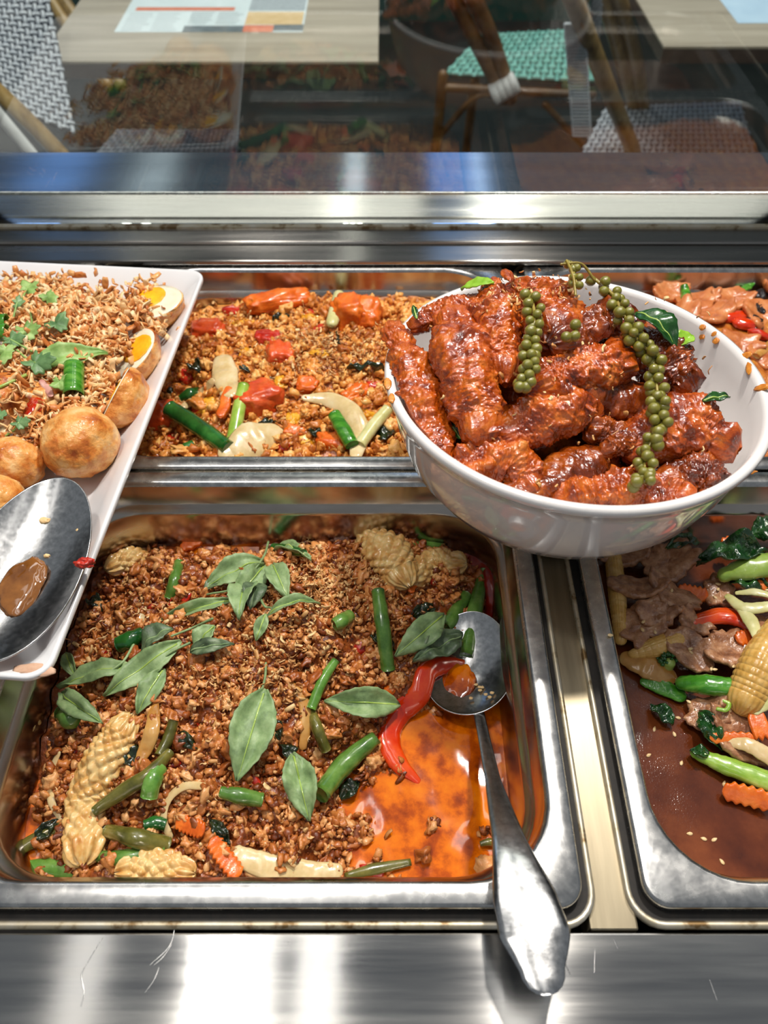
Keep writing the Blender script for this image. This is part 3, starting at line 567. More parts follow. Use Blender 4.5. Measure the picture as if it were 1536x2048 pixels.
# ================================================================== generic food builders
def strip(hf, name, label, cat, pts, wpx, m, lift=.3, flat=1., ends='cut', n=18, seg=14, group=None, parent=None, amp=.06, fr=3, dz=None, sq=0, upn=None):
    P = np.array([hf.hit(u, v) for u, v in pts]); s = mpp(P.mean(0)); rad = np.atleast_1d(np.asarray(wpx, float))*.5*s
    rr = np.interp(np.linspace(0, 1, len(P)), np.linspace(0, 1, len(rad)), rad)
    h = rr*flat*lift
    if dz is not None: h = h+np.interp(np.linspace(0, 1, len(P)), np.linspace(0, 1, len(np.atleast_1d(dz))), np.atleast_1d(dz))
    P = P-np.array([unit(ray(*q)) for q in pts])*(h*1.2)[:, None]
    up = hf.normal(P.mean(0)) if upn is None else unit(upn)
    vf = tube(P, rad, n, seg, flat, up, ends, sq); r0 = rad.mean()
    if amp: vf = disp(vf, lambda V: amp*r0*fbm(V, fr/(2*r0), 2)*1.0)
    return mk(name, vf, m, parent, label, cat if parent is None else None, group)
def chunk(hf, name, label, cat, u, v, a, b, m, th=None, ang=0., lift=.25, amp=.16, fr=1.4, group=None, parent=None, sub=4, tilt=0., amp2=.04, pw=1.):
    """irregular lump: half extents a (along ang, photo px) and b, thickness th px"""
    p = hf.hit(u, v); s = mpp(p); n = hf.normal(p); n = unit(n+tilt*np.array([rng.normal(), rng.normal(), 0]))
    x = np.array([math.cos(ang), math.sin(ang), 0]); x = unit(x-np.dot(x, n)*n); R = np.stack([x, np.cross(n, x), n], 1)
    th = min(a, b) if th is None else th; V, Fc = ico(sub)
    if pw != 1: V = np.sign(V)*abs(V)**pw
    sd = rng.uniform(0, 60); W = V*(1+amp*fbm(V+sd, fr, 3)[:, None]+amp2*fbm(V+sd, 5, 2)[:, None])*np.array([a, b, th])*s
    return mk(name, (W@R.T+p+n*th*s*lift, Fc), m, parent, label, cat if parent is None else None, group)
def slab(hf, name, label, cat, u, v, a, b, m, th=4, ang=0., lift=1., bend=.25, rag=.16, group=None, parent=None, dz=0.):
    """bent ragged slice, rag = edge irregularity"""
    p = hf.hit(u, v); s = mpp(p); n = hf.normal(p); n = unit(n+.15*rng.normal(size=3))
    x = np.array([math.cos(ang), math.sin(ang), 0]); x = unit(x-np.dot(x, n)*n); y = np.cross(n, x); k = 44; A = np.linspace(0, 2*np.pi, k, endpoint=False); sd = rng.uniform(0, 99)
    R = 1+rag*1.6*noise(np.stack([np.cos(A)*1.6+sd, np.sin(A)*1.6, A*0], -1))+rag*.7*noise(np.stack([np.cos(A)*5+sd, np.sin(A)*5, A*0], -1)); Vs = []
    rings = [(0.001, 1), (.3, 1), (.55, 1), (.78, 1), (.93, .9), (1, .35), (1, -.35), (.93, -.9), (.7, -1), (.35, -1), (.001, -1)]
    for f, h in rings:
        X = f*R*np.cos(A)*a; Y = f*R*np.sin(A)*b
        Z = h*th+bend*a*((X/a)**2*1.0-.3)*np.sign(rng.uniform() if 0 else 1)+.16*b*noise(np.stack([X/a*1.7+sd, Y/b*1.7, X*0], -1))+.05*b*noise(np.stack([X/a*6+sd, Y/b*6, X*0+h], -1))
        Vs.append(p+n*(th*s*lift+dz)+s*(X[:, None]*x+Y[:, None]*y+Z[:, None]*n))
    return mk(name, (np.vstack(Vs), gridfaces(len(rings), k)), m, parent, label, cat if parent is None else None, group)
def leafpx(hf, name, label, b, t, wpx, m, lift=.004, parent=None, bend=.1, fold=.3, cat='leaf', group=None, dz=(0, 0), wave=.05, shape=.85, tilt=(0, 0)):
    B, T = hf.hit(*b), hf.hit(*t); n = unit(hf.normal((B+T)/2)+np.array([tilt[0], tilt[1], 0])); B = B-unit(ray(*b))*(lift+dz[0])*1.15; T = T-unit(ray(*t))*(lift+dz[1])*1.15
    lv = leaf(B, T, wpx*mpp(B)*1.08, n, bend, fold, wave, shape); o = mk(name, lv, m, parent, label, cat if parent is None else None, group, solid=.0006)
    if m in (M['basil'], M['basildark'], M['kaffir']):
        L = np.linalg.norm(T-B); mk('midrib', tube(lv[0].reshape(18, 9, 3)[1:-1, 4]+n*.00035, [.0007, .0005, .0002], 16, 6), M['kstem'] if m != M['basildark'] else M['basil'], o)
    return o
def crinkle(hf, name, label, u, v, a, b, m, ang, th=5, lift=.6, cat='carrot', teeth=8, parent=None, group=None, standing=0.):
    p = hf.hit(u, v); p = p-unit(ray(u, v))*.004; s = mpp(p); n = hf.normal(p); x = np.array([math.cos(ang), math.sin(ang), 0]); x = unit(x-np.dot(x, n)*n); y = np.cross(n, x)
    if standing: y, n = unit(y*math.cos(standing)+n*math.sin(standing)), unit(n*math.cos(standing)-y*math.sin(standing))
    nx, V = 64, []
    for h in np.linspace(0, 2*np.pi, 17)[:-1]:
        X = np.linspace(-1, 1, nx); rip = .13*np.sin(X*np.pi*teeth); yy = np.sign(np.cos(h))*abs(np.cos(h))**.45; zz = np.sign(np.sin(h))*abs(np.sin(h))**.45
        wv = np.sqrt(np.clip(1-abs(X)**6, .02, 1)); V.append(p+n*(th*lift)*s+s*((a*X)[:, None]*x+(b*yy*wv*(1+rip*np.sign(yy)))[:, None]*y+(th*zz*wv+.12*a*X**2)[:, None]*n))
    V = np.array(V).transpose(1, 0, 2); nn, mm = V.shape[:2]; W = V.reshape(-1, 3); W = np.vstack([W, V[0].mean(0), V[-1].mean(0)]); j = np.arange(mm)
    Ft = np.vstack([np.stack([np.full(mm, nn*mm), j, (j+1) % mm], -1), np.stack([np.full(mm, nn*mm+1), (nn-1)*mm+j, (nn-1)*mm+(j+1) % mm], -1)])
    return mk(name, (W, [gridfaces(nn, mm), Ft]), m, parent, label, cat if parent is None else None, group)
def squid(hf, name, label, pts, wpx, m, lift=.25, rows=9):
    """scored squid: a thick roll whose skin stands up in small diamonds"""
    P = np.array([hf.hit(u, v) for u, v in pts]); s = mpp(P.mean(0)); rad = np.asarray(wpx, float)*.5*s; P = P-np.array([unit(ray(*q)) for q in pts])*(rad.mean()*(lift+.25)*1.2)
    n, seg = 110, 72; V, Fc = tube(P, rad, n, seg, .75, (0, 0, 1), 'round'); N = len(V)-2; ring = N//seg
    i, j = np.divmod(np.arange(N), seg); L = np.linalg.norm(np.diff(P, axis=0), axis=1).sum(); u = i/ring*L/(.0038); v = j/seg*rows*2
    k = np.abs(np.sin((u+v)*np.pi/2))*np.abs(np.sin((u-v)*np.pi/2)); h = np.r_[k**.8, 0, 0]*.0026
    Nn = vnormals(V, Fc)
    if ((V-V.mean(0))*Nn).sum() < 0: Nn = -Nn
    V = V+Nn*(h+.0012*fbm(V, 180, 2))[:, None]
    return mk(name, (V, Fc), m, None, label, 'squid', 'scored squid pieces in the basil pork')
def corncob(hf, label, pts, wpx, lift=.35):
    P = np.array([hf.hit(u, v) for u, v in pts]); s = mpp(P.mean(0)); rad = np.asarray(wpx, float)*.5*s; P[:, 2] += rad.mean()*lift
    n, seg = 150, 96; V, Fc = tube(P, rad, n, seg, 1, (0, 0, 1), 'round'); N = len(V)-2; i, j = np.divmod(np.arange(N), seg); L = np.linalg.norm(np.diff(P, axis=0), axis=1).sum()
    k = (abs(np.sin(j/seg*np.pi*20))**.6)*(abs(np.sin(i/(N//seg)*L/.0021*np.pi/2))**.6); h = np.r_[k, 0, 0]*rad.mean()*.065
    Nn = vnormals(V, Fc); Nn = -Nn if ((V-V.mean(0))*Nn).sum() < 0 else Nn
    return mk('baby_corn', (V+Nn*h[:, None], Fc), M['corn'], None, label, 'baby corn', 'baby corn in the gravy pan')
def spoon(C, ax, nrm, La, Wb, depth, hpts, hw, hflat, name, label):
    """C bowl centre on its rim plane, ax toward the tip"""
    n = unit(nrm); x = unit(np.asarray(ax)-np.dot(ax, n)*n); y = np.cross(n, x); e = empty(name, C-n*depth, label, 'spoon')
    A = np.linspace(0, 2*np.pi, 72, endpoint=False); Vs = []
    rx = lambda a: La*np.cos(a); ry = lambda a: Wb*np.sin(a)*(1-.10*np.cos(a))
    rings = [(f, -depth*(1-f**2.2)) for f in (.001, .2, .4, .6, .75, .88, .96, 1.)]+[(1.012, .0003), (1.02, -.0006)]+[(f, -depth*(1-f**2.2)-.0014) for f in (.985, .9, .75, .6, .4, .2, .001)]
    for f, h in rings: Vs.append(C+f*rx(A)[:, None]*x+f*ry(A)[:, None]*y+h*n)
    mk('spoon_bowl', (np.vstack(Vs), gridfaces(len(rings), 72)), M['spoon'], e)
    if hpts is not None: mk('handle', tube(hpts, hw, 48, 20, hflat, (0, 0, 1), 'round'), M['spoon'], e)
    return e, x, y, n
# ================================================================== chicken wings in the bowl
bh = HF([(790, 680, .098), (820, 780, .096), (870, 870, .092), (930, 700, .112), (950, 800, .108), (900, 615, .104), (1000, 600, .118), (1080, 590, .124), (1100, 650, .124), (1040, 720, .112), (1110, 740, .118), (1200, 700, .12), (1190, 640, .118), (1260, 640, .112),
         (1330, 700, .108), (1360, 760, .1), (1300, 800, .096), (1370, 850, .098), (1430, 850, .094), (1100, 830, .106), (1180, 820, .1), (960, 920, .092), (1040, 930, .088), (1130, 950, .084), (1200, 900, .082), (1250, 980, .086), (1330, 985, .084), (1400, 955, .084)], .014, 0)
def wing(label, pts, wpx, m='chicken', rough=1., z=0., n=165, seg=120, flat=.85, bumpy=1.):
    P = np.array([bh.hit(u, v) for u, v in pts]); P[:, 2] += z; s = mpp(P.mean(0)); rad = np.asarray(wpx, float)*.5*s*.98
    P = P-unit(ray(*pts[len(pts)//2]))*-.0+np.array([0, 0, -rad.mean()*.55])
    V, Fc = tube(P, rad, n, seg, flat, (0, -.3, 1), 'round'); r0 = rad.mean(); sd = rng.uniform(0, 50)
    def fn(Q):
        big = .30*r0*fbm(Q+sd, .55/r0, 2); cr = .0007*rough*fbm(Q+sd, 170, 2, True); lump = .0042*bumpy*np.maximum(0, fbm(Q+sd*2, 90, 2)-.1); fine = .0013*rough*np.maximum(0, noise(Q*400+sd))+.0009*rough*np.maximum(0, noise(Q*760+sd))
        return big+cr+lump+fine
    V, Fc = disp((V, Fc), fn); Q = V-BC; h = Q@BN; rv = Q-h[:, None]*BN; r = np.linalg.norm(rv, axis=1)      # keep the meat inside the bowl wall
    pr = np.array([(.1135*BS, 0)]+inp); lim = np.interp(-h, -pr[:, 1], pr[:, 0])-.0012; k = np.where((h < .0005) & (r > lim), lim/np.maximum(r, 1e-6), 1.)
    V = BC+h[:, None]*BN+rv*k[:, None]; low = h < inp[-1][1]+.001; V[low] += BN*(inp[-1][1]+.001-h[low])[:, None]
    return mk('chicken_wing', (V, Fc), M[m], None, label, 'chicken wing', 'glazed chicken wings in the white bowl')
wing('chicken wing leaning over the left edge of the white bowl', [(787, 652), (818, 723), (844, 790), (864, 852), (880, 897)], (48, 82, 92, 82, 46))
wing('broad chicken wing second from the left edge of the bowl', [(912, 640), (930, 707), (947, 780), (958, 838)], (100, 126, 126, 96), z=.004)
wing('arched chicken wing tip at the upper left of the bowl', [(836, 642), (880, 618), (930, 610), (975, 622)], (36, 54, 60, 50))
wing('narrow upright chicken piece beside the pale green leaf', [(986, 562), (1000, 614), (1006, 676), (1010, 720)], (40, 84, 88, 70), rough=1.2)
wing('chicken piece at the very top of the heap, crumbs on it', [(1060, 568), (1090, 588), (1110, 640)], (84, 116, 100), rough=1.4, bumpy=1.6)
wing('chicken piece below the long stem at the upper right of the heap', [(1130, 660), (1186, 640), (1262, 640)], (90, 84, 60), 'chicken_dark', rough=1.3, bumpy=1.6)
wing('knobbly chicken piece in the middle between the peppercorn strands', [(1090, 752), (1150, 735), (1228, 705)], (84, 100, 92), rough=1.4, bumpy=2.)
wing('chicken wing with bone end showing at the centre of the heap', [(1028, 848), (1082, 824), (1139, 808), (1172, 812)], (74, 104, 104, 70), bumpy=.7)
wing('crisp chicken piece at the right shoulder of the heap', [(1300, 665), (1335, 712), (1368, 742)], (76, 112, 72), 'chicken_dark', rough=1.5, bumpy=2.)
wing('large pale-crusted chicken piece at the right of the bowl', [(1284, 868), (1345, 846), (1400, 836), (1440, 856)], (96, 132, 128, 84), rough=1.1, bumpy=1.)
wing('chicken knuckle piece at the front left of the bowl', [(908, 926), (968, 906), (1028, 914), (1058, 950)], (50, 98, 104, 70), rough=1.1, bumpy=1.8)
wing('smooth dark glazed chicken wing at the front centre of the bowl', [(1040, 978), (1134, 936), (1205, 905)], (80, 124, 104), 'chicken_dark', rough=.5, bumpy=.5, z=-.004)
wing('flat chicken piece against the front rim of the bowl', [(1134, 990), (1206, 976), (1300, 974), (1352, 990)], (46, 70, 92, 60), rough=1.3, bumpy=1.4)
wing('chicken end piece at the front right rim of the bowl', [(1350, 952), (1403, 936), (1436, 955)], (80, 96, 66), 'chicken_dark', rough=1.4, bumpy=1.6)
wing('small chicken nub in the gap right of centre', [(1190, 850), (1212, 858), (1236, 866)], (50, 62, 44), 'chicken_dark', rough=1.3, bumpy=1.6)
wing('thin chicken shred left of the lower peppercorns', [(1216, 905), (1240, 890), (1262, 876)], (34, 46, 34), 'chicken_dark', rough=1.1, z=.004)
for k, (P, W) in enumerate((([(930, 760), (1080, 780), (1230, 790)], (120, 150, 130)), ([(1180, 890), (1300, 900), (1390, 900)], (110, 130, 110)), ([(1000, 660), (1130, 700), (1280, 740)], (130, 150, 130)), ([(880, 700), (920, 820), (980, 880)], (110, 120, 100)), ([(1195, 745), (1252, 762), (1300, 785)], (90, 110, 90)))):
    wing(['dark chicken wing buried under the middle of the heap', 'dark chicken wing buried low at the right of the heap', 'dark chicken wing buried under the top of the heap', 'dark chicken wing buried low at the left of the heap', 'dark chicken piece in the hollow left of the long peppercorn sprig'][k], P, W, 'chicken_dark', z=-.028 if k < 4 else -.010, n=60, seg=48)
p = bh.hit(1131, 812); mk('chicken_bone', blob(p+[0, -.004, .004], (.0042, .0036, .0036), .1, 2, 3), M['bone'], None, 'small cream bone end poking from the central chicken wing', 'bone')
def chip(u, v, a, b, label, ang=0., z=.004):
    p = bh.hit(u, v); s = mpp(p); V, Fc = flakes(np.array([p+[0, -.002, z]]), [1.], .25); c = V.mean(0)
    W = blob(p+[0, -.003, z], (a*s, b*s, .0010), .35, 2, 3, frame((math.cos(ang), math.sin(ang), .15)))
    return mk('crispy_flake', W, M['chicken'], None, label, 'flake', 'crispy flakes on the chicken')
chip(966, 868, 40, 12, 'flat crispy flake over the front left chicken knuckle', .1, .006)
chip(1166, 826, 26, 5, 'thin crispy sliver beside the bone end', -1.0, .008)
chip(1010, 566, 10, 22, 'curled crispy shard at the top left of the heap', .3, .008)
n = 260; U = np.r_[rng.normal(1075, 40, 90), rng.normal(1010, 30, 50), rng.uniform(850, 1420, 120)]; Vv = np.r_[rng.normal(590, 16, 90), rng.normal(610, 20, 50), rng.uniform(600, 980, 120)]
P = np.array([bh.hit(u, v) for u, v in zip(U, Vv)]); P = P[np.linalg.norm(P[:, :2]-BC[:2], axis=1) < .092]; mk('crispy_crumbs', flakes(P+[0, -.001, .004], rng.uniform(.0010, .0026, len(P)), .8), M['crumb'], None, 'pale crispy crumbs sprinkled over the chicken heap', 'crumbs', kind='stuff')
# peppercorn strands
def strand(label, pts, count, wid, rpx, z=.012, stem=None, extra=()):
    P = np.array([bh.hit(u, v) for u, v in pts]); P = P+np.array([0, -.004, z]); e = empty('peppercorn_sprig', P.mean(0)-[0, 0, .003], label, 'peppercorns', 'green peppercorn sprigs on the chicken')
    C = catmull(P, count*3); T = np.gradient(C, axis=0); s = mpp(P.mean(0)); mk('stem', tube(P, [.0011, .0009, .0007], 40, 8), M['cstem'], e)
    base, f0 = ico(3); me0 = None; side = unit(np.cross(unit(P[-1]-P[0]), unit(CAMP-P.mean(0)))); fw = unit(CAMP-P.mean(0))
    for i in range(count):
        f = (i+.5)/count; c = C[min(len(C)-1, int(f*len(C)))]; ph = (i*2.4) % (2*math.pi); r = rpx*s*rng.uniform(.86, 1.1)
        c = c+side*math.cos(ph)*wid*s+fw*(math.sin(ph)*wid*s*.8)+rng.normal(size=3)*.0006
        if me0 is None:
            o = mk('peppercorn', (base*(1+.02*noise(base*2))[:, None]+0, f0), M['corns'], e); o.data.transform; me0 = o.data; off = .0; zc = -base[:, 2].min(); first = o
        else:
            o = bpy.data.objects.new('peppercorn', me0); col.objects.link(o); o.parent = e
        o.location = Vector(c-np.array([0, 0, r]))-e.location; o.scale = (r, r, r)
    for q in extra: mk('stem', tube([bh.hit(u, v)+[0, -.004, z+dz] for u, v, dz in q], [.0009, .0008], 16, 8), M['cstem'], e)
    return e
strand('short green peppercorn sprig hanging over the left centre of the heap', [(1052, 612), (1061, 655), (1056, 700), (1052, 735), (1050, 770), (1030, 800)], 34, 13, 11.5)
strand('long green peppercorn sprig trailing down the right side of the heap', [(1180, 585), (1215, 616), (1232, 650), (1248, 681), (1263, 707), (1289, 733), (1295, 769), (1300, 806), (1297, 837), (1308, 866), (1289, 900), (1276, 935), (1274, 966), (1266, 990)], 74, 14, 11.5, extra=[[(1178, 586, 0), (1150, 566, .004), (1112, 564, .003)]])
strand('stubby peppercorn sprig at the top of the heap by the rim', [(1132, 558), (1138, 585), (1146, 608)], 7, 9, 9, .014, extra=[[(1122, 560, .002), (1134, 590, .002), (1140, 622, 0)]])
strand('few loose peppercorns between the two long sprigs', [(1150, 672), (1136, 690), (1124, 698)], 4, 6, 11, .010)
leafpx(bh, 'lime_leaf', 'bright green lime leaf at the upper left of the heap', (988, 566), (922, 578), 34, M['kaffirlight'], .008, bend=.05)
leafpx(bh, 'lime_leaf', 'dark green lime leaf at the right shoulder of the heap', (1268, 628), (1352, 700), 62, M['kaffir'], .010, bend=.2)
leafpx(bh, 'lime_leaf', 'small yellow-green leaf tip beside the dark lime leaf', (1350, 690), (1386, 672), 36, M['kaffirlight'], .006)
leafpx(bh, 'lime_leaf', 'thin dark leaf tip at the right against the bowl wall', (1405, 802), (1460, 794), 22, M['kaffir'], .010)
leafpx(bh, 'lime_leaf', 'tiny green leaf tip at the far left of the heap', (834, 640), (826, 612), 12, M['kaffir'], .012)
leafpx(bh, 'lime_leaf', 'dark leaf deep in the gap at the left of the heap', (900, 850), (922, 880), 30, M['kaffir'], -.01)
# ================================================================== basil pork pan (front, middle)
LQ = -.060
mh = HF([(240, 1085, -.066), (400, 1085, -.064), (520, 1075, -.060), (640, 1065, -.056), (760, 1070, -.054), (900, 1095, -.062), (250, 1130, -.055), (330, 1150, -.046), (420, 1150, -.044), (560, 1150, -.036), (700, 1130, -.036), (800, 1110, -.040), (890, 1140, -.046), (975, 1180, -.054), (500, 1300, -.026), (620, 1240, -.027), (740, 1240, -.035), (850, 1240, -.045), (900, 1290, -.052), (780, 1340, -.046), (350, 1350, -.030), (250, 1350, -.038), (150, 1320, -.048), (450, 1420, -.029), (560, 1430, -.033), (640, 1400, -.040), (300, 1500, -.034), (200, 1530, -.040), (450, 1560, -.036), (560, 1580, -.042), (540, 1650, -.042), (620, 1690, -.052), (300, 1680, -.042), (400, 1720, -.044), (180, 1690, -.048), (120, 1590, -.052), (40, 1560, -.060), (40, 1640, -.0645), (110, 1740, -.058), (60, 1700, -.062), (100, 1450, -.048), (20, 1440, -.050),
         (690, 1470, -.052), (640, 1540, -.053), (700, 1560, -.0625), (760, 1620, -.0665), (850, 1480, -.0665), (930, 1400, -.0665), (990, 1300, -.064), (950, 1700, -.066), (800, 1740, -.065), (700, 1660, -.060), (1000, 1500, -.0665), (900, 1600, -.067), (520, 1740, -.048), (660, 1745, -.056)], .012, .0070, 55, 3.)
mx0, mx1, my0, my1 = -.2075, .074, .1045, .3400
mk('pork_bed', mh.mesh(mx0, mx1, my0, my1, .035, 180, 150), M['mincebed'], None, 'brown bed of basil pork filling the front middle pan', 'food', kind='stuff')
gx, gy = np.meshgrid(np.linspace(mx0, mx1, 70), np.linspace(my0, my1, 60), indexing='ij'); lz = LQ+.0005*fbm(np.stack([gx, gy, gx*0], -1), 40, 2)
class Flat:
    def __init__(s, z): s.z = z
    def __call__(s, X, Y): return np.asarray(X)*0+s.z+.0004*fbm(np.stack([X, Y, np.asarray(X)*0], -1), 45, 2)
    mesh = HF.mesh; hit = HF.hit; normal = HF.normal
mk('chili_oil', Flat(LQ).mesh(mx0, mx1, my0, my1, .036, 120, 100), M['oil'], None, 'glossy orange chili oil pooled in the basil pork pan', 'sauce', kind='stuff')
class Top:                                            # food surface or liquid, whichever is higher
    def __init__(s, h, z): s.h = h; s.z = z
    def __call__(s, X, Y): return np.maximum(s.h(X, Y), s.z)
    hit = HF.hit; normal = HF.normal
mt = Top(mh, LQ)
def grains(hf, n, x0, x1, y0, y1, liq, smin, smax, off=0., pw=1.6, spread=.002):
    X = rng.uniform(x0, x1, n*3); Y = rng.uniform(y0, y1, n*3); z = hf(X, Y); ok = z > liq-.0015; cl = fbm(np.stack([X, Y, X*0+5], -1), 55, 2)
    ok &= rng.uniform(size=n*3) < np.clip(.75+cl*.8, .12, 1); q = np.abs(np.stack([X-(x0+x1)/2, Y-(y0+y1)/2], 1))-[(x1-x0)/2-.03, (y1-y0)/2-.03]; ok &= np.linalg.norm(np.maximum(q, 0), axis=1) < .028
    X, Y, z = X[ok][:n], Y[ok][:n], z[ok][:n]; s = smin+(smax-smin)*rng.uniform(size=len(X))**pw
    return np.stack([X, Y, z+off+rng.normal(0, spread, len(X))+s*.25], 1), s
P, s = grains(mh, 9500, mx0+.002, mx1-.002, my0+.002, my1-.002, LQ, .0011, .0034)
P2, s2 = grains(mh, 900, mx0+.006, mx1-.006, my0+.006, my1-.006, LQ, .0030, .0062, -.001)
mk('pork_mince', join(scatter(P, s, 2, .55, (1, .78, .62)), scatter(P2, s2, 3, .6, (1, .8, .6))), M['mince'], None, 'crumbly brown pork mince heaped in the front middle pan', 'mince', kind='stuff')
def around(hf, blobs, off, jz=.002):
    out = []
    for u, v, su, sv, n in blobs: out += [hf.hit(a, b) for a, b in zip(rng.normal(u, su, n), rng.normal(v, sv, n))]
    P = np.array(out); P[:, 2] += off+np.abs(rng.normal(0, jz, len(P))); return P
P = around(mt, [(640, 1160, 70, 28, 420), (700, 1190, 60, 35, 300), (590, 1230, 60, 40, 260), (520, 1330, 60, 50, 200), (430, 1370, 60, 40, 120), (300, 1220, 60, 40, 120), (600, 1340, 60, 60, 150), (800, 1170, 50, 40, 120), (450, 1200, 60, 30, 120), (400, 1500, 120, 90, 120), (500, 1640, 120, 50, 80), (220, 1300, 50, 30, 120)], .0028)
mk('crispy_crumbs', flakes(P, rng.uniform(.0009, .0028, len(P)), .75), M['crumb'], None, 'pale fried crumbs scattered on top of the basil pork', 'crumbs', kind='stuff')
LM = [('the rear basil sprig', 520, 1170), ('the long basil sprig', 320, 1300), ('the tall centre basil leaf', 500, 1470), ('the serving spoon', 940, 1330), ('the red pepper strip', 820, 1440), ('the long squid roll', 200, 1570), ('the golden squid curl', 775, 1110), ('the front onion band', 570, 1735), ('the onion ring', 345, 1600), ('the cupped basil leaf', 725, 1405), ('the wrinkled basil leaf', 600, 1575), ('the upright green bean', 766, 1260)]
KM = [('the long carrot wedge', 556, 614), ('the paired carrot chunks', 714, 640), ('the red tomato chunk', 540, 684), ('the tomato wedge', 522, 812), ('the dark spring onion', 398, 856), ('the white onion petal', 450, 750), ('the onion arc', 700, 830), ('the front onion petal', 505, 882), ('the bowl edge', 780, 760), ('the tray edge', 330, 760)]
def near(u, v, L):
    n, a, b = min(L, key=lambda q: (q[1]-u)**2+(q[2]-v)**2); d = math.hypot(u-a, v-b); du, dv = u-a, v-b
    w = ('right of' if du > 0 else 'left of') if abs(du) > abs(dv) else ('below' if dv > 0 else 'above')
    return ('just ' if d < 55 else 'well ' if d > 110 else '')+w+' '+n
G = 'green beans in the basil pork'
def bean(label, pts, w, m='bean', lift=.45, **k):
    k['dz'] = np.atleast_1d(k.get('dz', 0.))+.0025
    return strip(mt, 'green_bean', label, 'green bean', pts, w, M[m], lift, group=G, amp=.08, **k)
bean('upright green bean left of the two basil leaves near the spoon', [(756, 1182), (765, 1250), (776, 1340)], (27, 30, 28), dz=(.006, .004, 0))
bean('dark green bean touching the top of the spoon', [(968, 1142), (950, 1220), (932, 1312)], (22, 32, 26), dz=.004)
bean('short green bean tucked behind the bean on the spoon', [(932, 1190), (905, 1235), (890, 1255)], (24, 30, 26))
bean('thin bright green bean above the centre basil leaf', [(672, 1320), (645, 1362), (622, 1418)], (17, 22, 20), 'pea', dz=.004)
bean('olive bean below the thin bright bean in the middle', [(622, 1420), (636, 1460), (652, 1500)], (18, 24, 22), 'beanolive')
bean('thick green bean slanting into the orange oil', [(752, 1474), (690, 1528), (640, 1590)], (30, 42, 36), dz=.003)
bean('short cut bean left of the big basil sprig', [(238, 1290), (262, 1280), (284, 1270)], (34, 38, 32), 'scallion', dz=.004)
bean('green bean standing at the upper left of the heap', [(358, 1126), (350, 1160), (340, 1195)], (20, 26, 24))
bean('green bean at the left edge below the white squid', [(-20, 1512), (25, 1480), (62, 1450)], (34, 40, 34))
bean('cut end of a bean under the lone left basil leaf', [(125, 1425), (140, 1436), (152, 1440)], (34, 42, 38), dz=.002)
bean('green bean end left of the big squid roll, upright', [(318, 1536), (305, 1562), (298, 1594)], (34, 38, 34), 'pea', dz=.003)
bean('long olive bean lying across the squid roll', [(190, 1622), (250, 1580), (300, 1548), (340, 1505)], (20, 32, 30, 20), 'beanolive', dz=.004)
bean('dark bean rising above the olive bean', [(318, 1512), (336, 1478), (348, 1440)], (20, 24, 20), 'beanolive', dz=.002)
bean('olive bean at the lower left beside the squid', [(215, 1662), (270, 1676), (335, 1692)], (26, 38, 36), 'beanolive')
bean('green bean under the olive bean at the lower left', [(190, 1712), (250, 1716), (330, 1700)], (20, 34, 30), 'bean')
bean('small bean end between the onion ring and olive bean', [(288, 1652), (310, 1646), (332, 1650)], (22, 28, 24), 'scallion')
strip(mt, 'green_pod', 'bright wrinkled green pod lying along the front left rim', 'green pod', [(-10, 1758), (55, 1738), (130, 1738), (215, 1764)], (24, 36, 38, 16), M['pea'], .3, .55, 'round', amp=.14)
bean('dark wilted bean at the front left in the oil', [(-10, 1738), (60, 1685), (132, 1648)], (14, 30, 18), 'beanolive', flat=.5)
bean('curled bean end below the light crumbs', [(668, 1250), (682, 1243), (698, 1232)], (24, 30, 26), dz=.003)
bean('bean end poking from the mince left of the lone leaf', [(440, 1584), (480, 1592), (524, 1600)], (22, 34, 28), 'bean')
bean('thin dark bean floating at the front of the oil', [(690, 1752), (750, 1738), (822, 1724)], (12, 24, 14), 'beanolive', flat=.6)
bean('green stalk under the top of the basil sprig', [(548, 1096), (575, 1100), (608, 1106)], (20, 24, 16), 'scallion', dz=.004)
bean('pale green bean half sunk along the rear wall', [(808, 1096), (845, 1090), (885, 1092)], (12, 18, 12), 'pea')
bean('dark bean scrap near the right wall at the front', [(960, 1688), (980, 1684), (1000, 1688)], (10, 16, 10), 'beanolive')
G = 'pepper strips in the basil pork'
strip(mt, 'pepper_strip', 'long curved red pepper strip leading to the spoon', 'pepper', [(945, 1333), (895, 1330), (855, 1345), (838, 1390), (800, 1425), (778, 1470), (792, 1520), (835, 1562)], (20, 34, 44, 46, 48, 48, 40, 14), M['pepper'], .3, .42, 'round', 60, amp=.06, group=G, dz=(.004, .006, .006, .006, .004, .003, .002, 0), upn=(.3, -.5, 1))
strip(mt, 'pepper_strip', 'dark red pepper strip beside the top of the spoon', 'pepper', [(972, 1120), (988, 1165), (990, 1230)], (34, 44, 40), M['pepperdark'], .4, .7, 'round', group=G, amp=.1)
strip(mt, 'pepper_strip', 'pinkish pepper scrap by the right rear corner', 'pepper', [(940, 1105), (955, 1125), (945, 1165)], (30, 36, 24), M['pepperdark'], .4, .6, 'round', group=G, amp=.2)
G = 'onion strips in the basil pork'
def onion(label, pts, w, m='onion', flat=.35, **k): return strip(mt, 'onion_strip', label, 'onion', pts, w, M[m], .6, flat, 'round', 30, group=G, amp=.1, **k)
onion('amber onion strip hanging beside the thin bean', [(578, 1366), (606, 1400), (612, 1450), (606, 1492)], (16, 24, 24, 16), 'onionbrown', dz=.003)
onion('long amber onion sliver left of centre', [(308, 1412), (304, 1460), (290, 1500), (270, 1540)], (22, 32, 30, 10), 'onionbrown', dz=.004)
